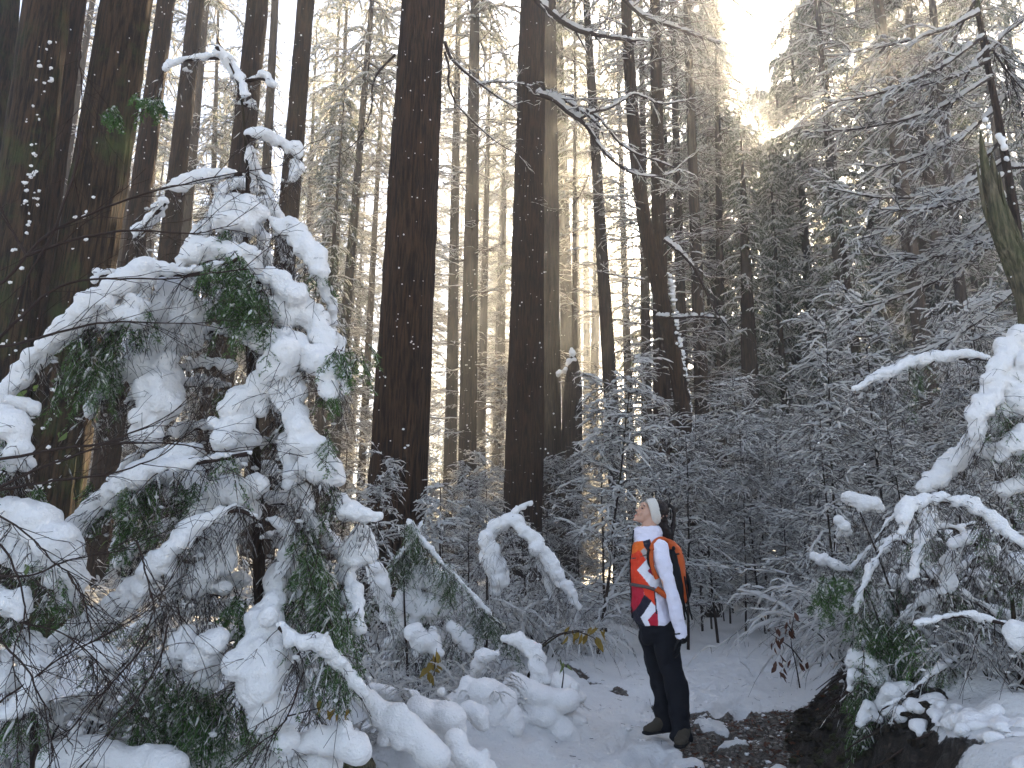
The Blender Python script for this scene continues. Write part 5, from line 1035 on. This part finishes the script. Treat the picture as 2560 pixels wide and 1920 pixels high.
# small shrubs in front
for (px, Yd, k, sc, lab) in ((2150, 6.6, 0, .62, 'bare curving shrub on the bank above the dead brown leaves'), (2330, 7.6, 3, .55, 'tangled twiggy shrub on the bank behind the arching shrub'), (2460, 6.4, 1, .62, 'tangled twiggy shrub close to the right edge'),
                             (2080, 8.4, 2, .9, 'small snowy shrub at the right bend of the trail'), (2380, 5.6, 2, .5, 'low twiggy shrub poking from the snow below the arching shrub'), (940, 7.8, 2, .8, 'small snow covered shrub at the foot of the great dark trunk'), (300, 3.9, 2, .62, 'twiggy shrub in the lower left corner tangle'), (110, 3.7, 0, .5, 'twiggy shrub under the snow heaps at the left edge'), (430, 4.3, 0, .45, 'twiggy shrub just left of the hemlock trunk'),
                             (2120, 7.4, 0, .75, 'arching twiggy shrub leaning over the trail bend at right'), (2200, 8.2, 1, .7, 'snowy shrub behind the torn snow clumps on the bank'), (2290, 6.6, 2, .8, 'snowy shrub in the middle of the bank tangle'), (2400, 7.2, 0, .85, 'tall tangled shrub behind the snow topped arch'), (2520, 7.6, 3, .7, 'snowy shrub at the right edge under the heavy hemlock'), (2460, 5.4, 2, .55, 'low shrub under the right foot of the arch'),
                             (2240, 5.9, 2, .5, 'small twiggy shrub over the dark earth'), (2090, 9.6, 3, .6, 'arching shrub at the far end of the right bank'), (2340, 9.2, 1, .8, 'arching shrub deep in the right thicket'), (2560, 5.9, 0, .6, 'twiggy shrub cut by the right edge low down'), (2170, 6.9, 2, .55, 'dense little shrub just above the dead brown leaves'),
                             (1210, 5.7, 2, .3, 'tiny twigs sticking out of the tallest snow mound'), (1060, 4.9, 2, .28, 'tiny twigs sticking out of the broad snow mound'), (1340, 6.2, 2, .3, 'tiny twigs around the arched dead branch'), (930, 4.5, 2, .3, 'small twigs behind the log shaped ridge'), (1110, 6.6, 0, .4, 'low snowy shrub right behind the snow mounds'), (990, 6.2, 2, .5, 'snowy shrub between hemlock and rounded bush'), (1230, 7.6, 2, .45, 'small snowy shrub at the foot of the bent sapling'),
                             (2370, 4.5, 2, .34, 'twigs breaking through the snow lip of the bank, lower right'), (2470, 4.2, 0, .36, 'curving twigs in the snow at the lower right corner'), (2280, 5.1, 2, .42, 'small shrub rooted in the top of the earth bank'), (2545, 4.8, 1, .4, 'drooping twigs at the right edge above the lower corner'),
                             (1130, 8.8, 0, .7, 'snowy shrub between the great dark trunk and the bent sapling'), (1330, 9.4, 2, .7, 'small snowy shrub behind the arched dead branch'), (1460, 10.5, 2, .6, 'small shrub on the left verge behind the hiker')):
    put('shrub', SHR[k], X_of(px, Yd), Yd, lab, 'shrub', None, sc)
# ------------------------------------------------------------------ the hiker
g = np.random.default_rng(3)
YP = 5.3
for _ in range(6):
    p = at(1690, 1846, YP); YP += (p[2]-g1(p[0], YP))*1.2
def PX(px, py, dy=0.0): v = at(px, py, YP); return v+np.array([0, dy, 0])
SC = (PX(1700, 1500)-PX(1600, 1500))[0]/100          # metres per pixel at the hiker
base = PX(1690, 1848); base[2] = g1(base[0], YP)
def c2(u, v): return (1530+.205*u, 1220+.205*v)
def c3(u, v): return (1530+.205*u, 1540+.205*v)
def rings(mb, rows, k=28, sq=2.3):
    """rows: (y px, x front px, x back px, half depth m, depth offset m) -> closed skin"""
    V = []; a = np.arange(k)/k*2*math.pi; n = len(rows)
    for (y, x0, x1, ry, oy) in rows:
        c_ = PX((x0+x1)/2, y, oy)-base; rx = abs(x1-x0)/2*SC; ca, sa = np.cos(a), np.sin(a); f = (np.abs(ca)**sq+np.abs(sa)**sq)**(-1/sq)
        V.append(np.stack([c_[0]+rx*ca*f, c_[1]+ry*sa*f, np.full(k, c_[2])], 1))
    V = np.concatenate(V); c0 = V[:k].mean(0); c1_ = V[-k:].mean(0); i, j = np.meshgrid(np.arange(n-1), np.arange(k), indexing='ij'); j2 = (j+1) % k
    q_ = np.stack([i*k+j, i*k+j2, (i+1)*k+j2, (i+1)*k+j], -1).reshape(-1, 4); V = np.concatenate([V, [c0, c1_]]); m = n*k; jj = np.arange(k)
    mb.add(V, q_, np.concatenate([np.stack([np.full(k, m), (jj+1) % k, jj], 1), np.stack([np.full(k, m+1), (n-1)*k+jj, (n-1)*k+(jj+1) % k], 1)]))
def ball(mb, px, py, dy, rx, ry, rz, tilt=0.0):
    v, f = ICO2; v = v*np.array([rx, ry, rz]); c_, s_ = math.cos(tilt), math.sin(tilt); v = np.stack([v[:, 0]*c_-v[:, 2]*s_, v[:, 1], v[:, 0]*s_+v[:, 2]*c_], 1); mb.add(v+PX(px, py, dy)-base, t=f)
def chain(mb, pts, k=None):
    """pts (px, py, dy, r m): limb of overlapping balls"""
    P = np.array([PX(a, b_, c_)-base for a, b_, c_, _ in pts]); r = np.array([p[3] for p in pts]); d = np.concatenate([[0], np.cumsum(np.linalg.norm(np.diff(P, axis=0), axis=1))]); n = k or max(3, int(d[-1]/(r.min()*.3))); t = np.linspace(0, d[-1], n)
    blobs(mb, np.stack([np.interp(t, d, P[:, c_]) for c_ in range(3)], 1), np.interp(t, d, r))
M_skin, nt, b = mat('skin', (.52, .30, .21), .5, .35); M_hair, nt, b = mat('hair', (.010, .005, .004), .55, .25); hn = nnode(nt, 60, 3, scale3=(1, 1, .15)); bump(nt, b, hn.outputs[0], .01, .8)
M_trous, nt, b = mat('trousers cloth', (.006, .0065, .010), .85, .15); bump(nt, b, nnode(nt, 14, 4, scale3=(1, 1, .6)).outputs[0], .02, .5)
M_boot, nt, b = mat('boot leather', (.045, .036, .024), .7, .25); M_black, _, _ = mat('black nylon', (.004, .004, .005), .7, .2); M_grey, _, _ = mat('grey strap', (.09, .075, .07), .7, .3)
M_band, nt, b = mat('knitted wool', (.6, .56, .5), .9, .2); bump(nt, b, nnode(nt, 120, 2).outputs[0], .004, 1); M_pack, nt, b = mat('orange nylon', (.46, .075, .008), .6, .3); bump(nt, b, nnode(nt, 16, 3).outputs[0], .012, .7)
M_lip, _, _ = mat('lips', (.42, .12, .1), .4, .4); M_eye, _, _ = mat('eye', (.02, .015, .012), .2, .5)
M_jack, nt, b = mat('jacket cloth', (.7, .68, .78), .75, .3); vc = nt.nodes.new('ShaderNodeVertexColor'); vc.layer_name = 'col'; nt.links.new(vc.outputs[0], b.inputs['Base Color']); jn = nnode(nt, 22, 3, .55, scale3=(1, 1, 1.6)); bump(nt, b, jn.outputs[0], .014, .8)
person = link('person', None, None, 'hiker looking up, white jacket with orange and red front, black trousers, standing on the trail', 'person', loc=base)
# body: one continuous figure under the clothes
mb = MB()
ball(mb, 1642, 1281, 0, .090, .076, .092); ball(mb, 1617, 1285, 0, .058, .060, .076, -.65); ball(mb, 1602, 1297, 0, .040, .042, .030, .1); ball(mb, 1587.5, 1299, 0, .016, .02, .014); ball(mb, 1613, 1268, 0, .045, .05, .03, -1.0)
ball(mb, 1596, 1279, 0, .016, .013, .012, -.5); ball(mb, 1591.5, 1275, 0, .012, .011, .009, -.5); ball(mb, 1599, 1271.5, 0, .018, .008, .008, -.9); ball(mb, 1591, 1286, 0, .012, .018, .006, .5); ball(mb, 1588.8, 1290.5, 0, .011, .017, .006, .4)
ball(mb, 1603, 1283, -.038, .018, .012, .014); ball(mb, 1603, 1283, .038, .018, .012, .014)
chain(mb, [(1627, 1296, 0, .058), (1622, 1315, 0, .056), (1618, 1345, 0, .058), (1618, 1370, 0, .08)])
rings(mb, [(1362, 1590, 1650, .13, 0), (1400, 1588, 1655, .13, 0), (1460, 1590, 1655, .11, 0), (1520, 1592, 1665, .14, 0), (1575, 1606, 1680, .14, 0), (1590, 1612, 1682, .12, 0)])
for sgn in (-1, 1):
    chain(mb, [(1640, 1378, sgn*.16, .05), (1650, 1440, sgn*.2, .042), (1668, 1500, sgn*.215, .036), (1681, 1560, sgn*.21, .028), (1684, 1588, sgn*.205, .024)])
    hx, hy = 1683, 1600
    ball(mb, hx, hy, sgn*.2, .018, .036, .042, -.15)
    for f_, (ox, L_) in enumerate(((-.028, .062), (-.010, .070), (.009, .066), (.026, .052))):
        p0 = PX(hx-1, hy+12, sgn*.2+ox)-base; pts = np.array([p0, p0+[-.006, 0, -L_*.45], p0+[-.020, 0, -L_*.8], p0+[-.036, 0, -L_*.95]]); blobs(mb, fine_path(pts, 12), np.linspace(.0098, .0078, 12))
    p0 = PX(hx-3, hy-4, sgn*.2-.03)-base; blobs(mb, fine_path(np.array([p0, p0+[-.02, -.008, -.025], p0+[-.026, -.004, -.055]]), 9), np.linspace(.012, .009, 9))
for far, rows in ((-1, [(1590, 1626, 1684, .08, -.085), (1640, 1642, 1690, .07, -.085), (1700, 1662, 1704, .055, -.085), (1760, 1674, 1710, .05, -.085), (1835, 1685, 1712, .04, -.085)]), (1, [(1590, 1606, 1655, .08, .085), (1640, 1620, 1662, .07, .085), (1700, 1638, 1674, .055, .085), (1760, 1648, 1680, .05, .085), (1825, 1655, 1682, .04, .085)])): rings(mb, rows, 20, 2)
me, co = remesh(mb, .0055, 1, None, [M_skin, M_black], 'body')
zc = PX(1690, 1592)[2]-base[2]; pc = np.array([me.polygons[i].center[:] for i in range(len(me.polygons))]); isg = (pc[:, 2] < zc) & (np.abs(pc[:, 1]) > .13); me.polygons.foreach_set('material_index', isg.astype(np.int32)); me.update()
person.name = 'person_old'; bpy.data.objects.remove(person)
person = link('person', me, None, 'hiker looking up, white jacket with orange and red front, black trousers, standing on the trail', 'person', loc=base)
# face details
for sgn in (-1, 1):
    mb = MB(); ball(mb, 1603.5, 1271.5, sgn*.036, .007, .009, .006, -.5); mb.build('eye', M_eye, person); mb = MB(); ball(mb, 1608.5, 1265.5, sgn*.038, .012, .012, .0035, -.9); mb.build('eyebrow', M_hair, person)
mb = MB(); ball(mb, 1588.8, 1288.4, 0, .009, .017, .0045, .4); mb.build('lips', M_lip, person)
# trousers
mb = MB()
rings(mb, [(1548, 1592, 1678, .165, 0), (1562, 1596, 1684, .17, 0), (1580, 1600, 1688, .17, 0), (1600, 1606, 1690, .15, 0), (1612, 1612, 1688, .10, 0)])
rings(mb, [(1580, 1612, 1687, .09, -.08), (1600, 1625, 1690, .09, -.085), (1640, 1636, 1695, .082, -.088), (1668, 1645, 1700, .075, -.09), (1700, 1655, 1711, .072, -.095), (1730, 1661, 1713, .07, -.097), (1760, 1665, 1716, .068, -.1), (1800, 1671, 1718, .07, -.1), (1838, 1670, 1722, .078, -.1), (1846, 1676, 1722, .074, -.1)], 24, 2.2)
rings(mb, [(1580, 1600, 1660, .09, .08), (1600, 1604, 1655, .09, .085), (1640, 1613, 1662, .082, .088), (1668, 1620, 1668, .075, .09), (1700, 1630, 1680, .072, .09), (1730, 1637, 1683, .068, .09), (1760, 1640, 1686, .066, .09), (1800, 1643, 1690, .068, .09), (1826, 1642, 1692, .074, .09), (1834, 1648, 1692, .07, .09)], 24, 2.2)
me, co = remesh(mb, .008, 3, ((.010, .08), (.005, .035)), M_trous, 'trousers'); link('trousers', me, person)
# boots
def boot(hx, hy, tx, ty, dy, ty_off):
    h, t_ = PX(hx, hy, dy)-base, PX(tx, ty, dy+ty_off)-base; mb = MB(); d = t_-h
    for f_, rx, rz, up in ((0, .044, .05, .045), (.12, .046, .06, .07), (.25, .046, .06, .075), (.4, .046, .052, .06), (.55, .047, .042, .046), (.7, .049, .036, .04), (.85, .047, .032, .037), (1, .038, .028, .034)):
        blobs(mb, [h+d*f_+[0, 0, up]], np.array([[rx, rx, rz]]))
    me, _ = remesh(mb, .008, 2, ((.003, .03),), M_boot, 'boot'); o = link('boot', me, person); sm = MB()
    for f_ in np.linspace(-.03, 1.03, 12): blobs(sm, [h+d*f_+[0, 0, .012]], np.array([[.048-.008*abs(f_-.4), .048-.008*abs(f_-.4), .018]]))
    me, _ = remesh(sm, .009, 1, None, M_black, 'sole'); link('sole', me, o)
    lm = MB()
    for f_ in (.3, .38, .46, .54):
        c_ = h+d*f_+[0, 0, .125-.09*(f_-.3)/.25*.5]; n_ = np.array([-d[1], d[0], 0]); n_ /= np.linalg.norm(n_)+1e-9; tubes(lm, np.array([[c_-n_*.02, c_+[0, 0, .006], c_+n_*.02]]), np.full((1, 3), .0025), 5)
    lm.build('lace', M_grey, o, kind='stuff')
boot(1708, 1846, 1680, 1849, -.08, -.17); boot(1672, 1836, 1622, 1838, .09, -.06)
# jacket with its printed front
mb = MB()
rings(mb, [(1352, 1588, 1650, .10, 0), (1360, 1584, 1656, .14, 0), (1370, 1580, 1660, .165, 0), (1385, 1578, 1664, .175, 0), (1400, 1577, 1668, .172, 0), (1430, 1576, 1670, .165, 0), (1450, 1578, 1668, .155, 0), (1463, 1580, 1664, .15, 0), (1476, 1579, 1668, .155, 0), (1500, 1579, 1672, .168, 0), (1530, 1581, 1674, .178, 0), (1550, 1587, 1676, .182, 0), (1560, 1594, 1674, .18, 0)], 32)
rings(mb, [(1316, 1597, 1647, .072, 0), (1322, 1585, 1652, .082, 0), (1334, 1583, 1656, .086, 0), (1346, 1584, 1655, .095, 0), (1358, 1584, 1652, .11, 0)], 28, 2)
for sgn in (-1, 1):
    chain(mb, [(1640, 1372, sgn*.145, .062), (1645, 1400, sgn*.19, .057), (1651, 1425, sgn*.2, .055), (1657, 1450, sgn*.21, .054), (1664, 1480, sgn*.215, .052), (1670, 1505, sgn*.217, .050), (1678, 1540, sgn*.215, .047), (1684, 1562, sgn*.212, .0445), (1688, 1580, sgn*.21, .0425)])
me, co = remesh(mb, .004, 3, ((.010, .075), (.005, .03)), M_jack, 'jacket')
polys = []
def pol(col, pts, c=c2): polys.append((col, np.array([c(*p) for p in pts])))
OR, RD, NV, WH, GY, MR, CR = (.75, .14, .012), (.68, .045, .012), (.008, .008, .02), (.74, .74, .8), (.36, .32, .3), (.25, .01, .05), (.42, .008, .03)
pol(OR, [(190, 665), (440, 640), (440, 800), (190, 1230)]); pol(RD, [(190, 860), (290, 760), (380, 870), (440, 860), (560, 1000), (560, 1200), (190, 1200)])
pol(WH, [(380, 865), (450, 930), (560, 960), (600, 1240), (425, 1195), (275, 1000)]); pol(MR, [(385, 1008), (452, 950), (452, 1068)]); pol(GY, [(308, 772), (352, 735), (412, 815), (362, 872)]); pol(NV, [(345, 655), (432, 628), (436, 720), (402, 800), (350, 715)])
pol(CR, [(190, 1190), (350, 1190), (350, 1310), (270, 1480), (260, 1560), (190, 1560)]); pol(RD, [(340, 1190), (475, 1200), (475, 1420), (355, 1300)]); pol(NV, [(355, 1292), (435, 1362), (315, 1560), (395, 1670), (330, 1730), (240, 1640), (255, 1500)])
pol(WH, [(432, 1375), (478, 1430), (478, 1465), (388, 1592), (450, 1660), (450, 1720), (380, 1700), (312, 1562)]); pol(CR, [(500, 1460), (508, 1730), (445, 1720), (388, 1590)]); pol(NV, [(462, 1200), (474, 1200), (498, 1520), (480, 1520)])
def inside(P, poly):
    x, y = P[:, 0], P[:, 1]; r = np.zeros(len(P), bool); n = len(poly)
    for i in range(n):
        (x1, y1), (x2, y2) = poly[i], poly[(i+1) % n]
        c_ = ((y1 > y) != (y2 > y)) & (x < (x2-x1)*(y-y1)/(y2-y1+1e-12)+x1); r ^= c_
    return r
Rel = np.stack([co[:, 0]+base[0], np.full(len(co), YP), co[:, 2]+base[2]], 1)-CAM; loc_ = Rel@CM; uv = np.stack([1280+F*loc_[:, 0]/-loc_[:, 2], 960-F*loc_[:, 1]/-loc_[:, 2]], 1)
col = np.tile(np.array([.72, .70, .80, 1.]), (len(co), 1)); tor = np.abs(co[:, 1]) < .185
arm_c = np.interp(uv[:, 1], [1360, 1400, 1448, 1500, 1545, 1585], [1642, 1645, 1657, 1668, 1679, 1688]); isarm = (np.abs(co[:, 1]) > .12) & (np.abs(uv[:, 0]-arm_c) < 21.5)
for c_, p_ in polys: s_ = inside(uv, p_) & ~isarm & (uv[:, 0] < 1640); col[s_, :3] = c_
tab = inside(uv, np.array([c3(683, 182), c3(740, 168), c3(745, 186), c3(686, 202)])) & isarm; col[tab, :3] = (.01, .01, .012)
vca = me.color_attributes.new('col', 'FLOAT_COLOR', 'POINT'); vca.data.foreach_set('color', col.astype(np.float32).ravel()); jk = link('jacket', me, person)
for sgn in (-1, 1):
    mb = MB(); chain(mb, [(1689, 1584, sgn*.21, .040), (1690, 1589, sgn*.21, .040)], 4); me, _ = remesh(mb, .007, 1, None, M_black, 'cuff'); link('cuff', me, jk)
z_ = MB(); tubes(z_, fine_path(np.array([PX(a_, b2, -.01)-base for a_, b2 in ((1583, 1325), (1581, 1355), (1576, 1385), (1574, 1430), (1577, 1462), (1577, 1500), (1580, 1545))]), 20)[None], np.full((1, 20), .005), 6); z_.build('zip', M_black, jk)
# headband and hair
def obl(cx_, cy_, ax, ay, dep, wid, th, m, name, parent):
    """band lying obliquely round the head: (ax,ay) px is the half axis of the loop seen from the side"""
    u = PX(cx_+ax, cy_+ay)-PX(cx_, cy_); L_ = np.linalg.norm(u); n_ = np.array([u[2], 0, -u[0]])/L_; k = 40; a = np.arange(k)/k*2*math.pi; mb = MB(); c_ = PX(cx_, cy_)-base; prof = [(-wid/2, -th), (-wid/2, th*.3), (-wid*.3, th), (wid*.3, th), (wid/2, th*.3), (wid/2, -th)]; V = []
    for (o_, t_) in prof: tp = 1-.10*(abs(o_)/(wid/2))**2; V.append(c_+n_*o_+(u*(1+t_/L_)*tp)[None]*np.cos(a)[:, None]+np.array([0, (dep+t_)*tp, 0])[None]*np.sin(a)[:, None])
    i, j = np.meshgrid(np.arange(len(prof)), np.arange(k), indexing='ij'); i2 = (i+1) % len(prof); j2 = (j+1) % k; mb.add(np.concatenate(V), np.stack([i*k+j, i*k+j2, i2*k+j2, i2*k+j], -1).reshape(-1, 4)); return mb.build(name, m, parent)
obl(1634, 1279, 8.5, 32.5, .079, .074, .007, M_band, 'headband', person)
mb = MB(); ball(mb, 1646, 1277, 0, .080, .080, .084, -.2); ball(mb, 1650, 1291, 0, .055, .066, .066); chain(mb, [(1656, 1305, 0, .045), (1658, 1325, 0, .032), (1660, 1345, 0, .022)])
chain(mb, [(1666, 1262, 0, .018), (1675, 1264, -.01, .014), (1682, 1272, -.015, .014), (1685, 1285, -.015, .014), (1684, 1300, -.015, .015), (1681, 1320, -.015, .019), (1678, 1340, -.015, .016), (1680, 1356, -.015, .009)]); chain(mb, [(1662, 1318, -.02, .03), (1670, 1335, -.02, .026), (1668, 1352, -.02, .016)])
me, co = remesh(mb, .006, 1, ((.003, .012),), M_hair, 'hair'); link('hair', me, person)
# backpack
bp = PX(1690, 1515); pk = None; mb = MB()
rings(mb, [(1347, 1652, 1672, .07, 0), (1354, 1652, 1686, .10, 0), (1368, 1656, 1697, .125, 0), (1385, 1660, 1706, .135, 0), (1405, 1662, 1710, .14, 0), (1430, 1664, 1711, .14, 0), (1455, 1666, 1712, .145, 0), (1480, 1668, 1716, .145, 0), (1500, 1670, 1713, .14, 0), (1516, 1674, 1704, .12, 0)], 28, 2.6)
me, _ = remesh(mb, .008, 2, ((.005, .06), (.003, .02)), M_pack, 'backpack'); pk = link('backpack', me, None, 'orange backpack with black straps worn by the hiker', 'backpack', loc=base)
mb = MB(); rings(mb, [(1374, 1664, 1678, .03, -.115), (1390, 1662, 1683, .03, -.132), (1420, 1662, 1690, .03, -.138), (1460, 1667, 1697, .032, -.142), (1500, 1676, 1700, .03, -.142), (1530, 1688, 1704, .02, -.13), (1548, 1698, 1706, .01, -.13)], 18, 2.2); me, _ = remesh(mb, .007, 2, ((.005, .04),), M_black, 'side_pocket'); link('side_pocket', me, pk)
mb = MB(); rings(mb, [(1425, 1700, 1712, .08, 0), (1440, 1704, 1720, .1, 0), (1465, 1708, 1726, .11, 0), (1490, 1708, 1723, .1, 0), (1508, 1704, 1716, .08, 0)], 18, 2.2); me, _ = remesh(mb, .008, 2, ((.005, .04),), M_black, 'back_pocket'); link('back_pocket', me, pk)
def strap(name, pts, wd, m, parent, th=.006):
    P = fine_path(np.array([PX(a, b_, c_)-base for a, b_, c_ in pts]), 26); mb = MB(); tubes(mb, P[None], np.full((1, 26), wd/2), 8, sx=1.0, sy=th/wd*2); return mb.build(name, m, parent)
strap('shoulder_strap', [(1662, 1354, -.10), (1650, 1346, -.115), (1634, 1350, -.135), (1622, 1364, -.162), (1617, 1385, -.178), (1617, 1405, -.18), (1622, 1425, -.178), (1632, 1445, -.172)], .048, M_pack, pk, .016)
strap('shoulder_strap', [(1662, 1354, .10), (1650, 1346, .115), (1634, 1350, .135), (1622, 1364, .162), (1617, 1385, .178), (1617, 1405, .18), (1622, 1425, .178), (1632, 1445, .172)], .048, M_pack, pk, .016)
strap('strap_edge', [(1612, 1372, -.17), (1609, 1390, -.176), (1611, 1408, -.178), (1622, 1428, -.176)], .016, M_black, pk, .01)
strap('chest_strap', [(1618, 1385, -.178), (1606, 1388, -.165), (1592, 1394, -.12), (1582, 1396, -.05), (1579, 1396, 0), (1582, 1396, .05), (1594, 1394, .12)], .022, M_grey, pk)
strap('hip_belt', [(1666, 1488, -.16), (1648, 1484, -.175), (1630, 1474, -.172), (1610, 1466, -.165), (1590, 1463, -.12), (1579, 1461, -.05), (1577, 1461, 0), (1579, 1461, .05), (1592, 1463, .13)], .034, M_grey, pk, .012)
strap('hip_pad', [(1670, 1492, -.17), (1655, 1488, -.185), (1640, 1478, -.19), (1630, 1470, -.18)], .07, M_pack, pk, .022)
strap('loose_strap', [(1700, 1440, -.15), (1706, 1480, -.15), (1712, 1520, -.15), (1719, 1546, -.15)], .016, M_black, pk); strap('loose_strap', [(1694, 1480, -.155), (1702, 1520, -.155), (1711, 1551, -.155)], .016, M_black, pk); strap('compression_strap', [(1664, 1395, -.155), (1680, 1386, -.15), (1700, 1384, -.09)], .018, M_black, pk)
mb = MB(); ball(mb, 1673, 1372, -.16, .014, .01, .018); mb.build('buckle', M_black, pk)
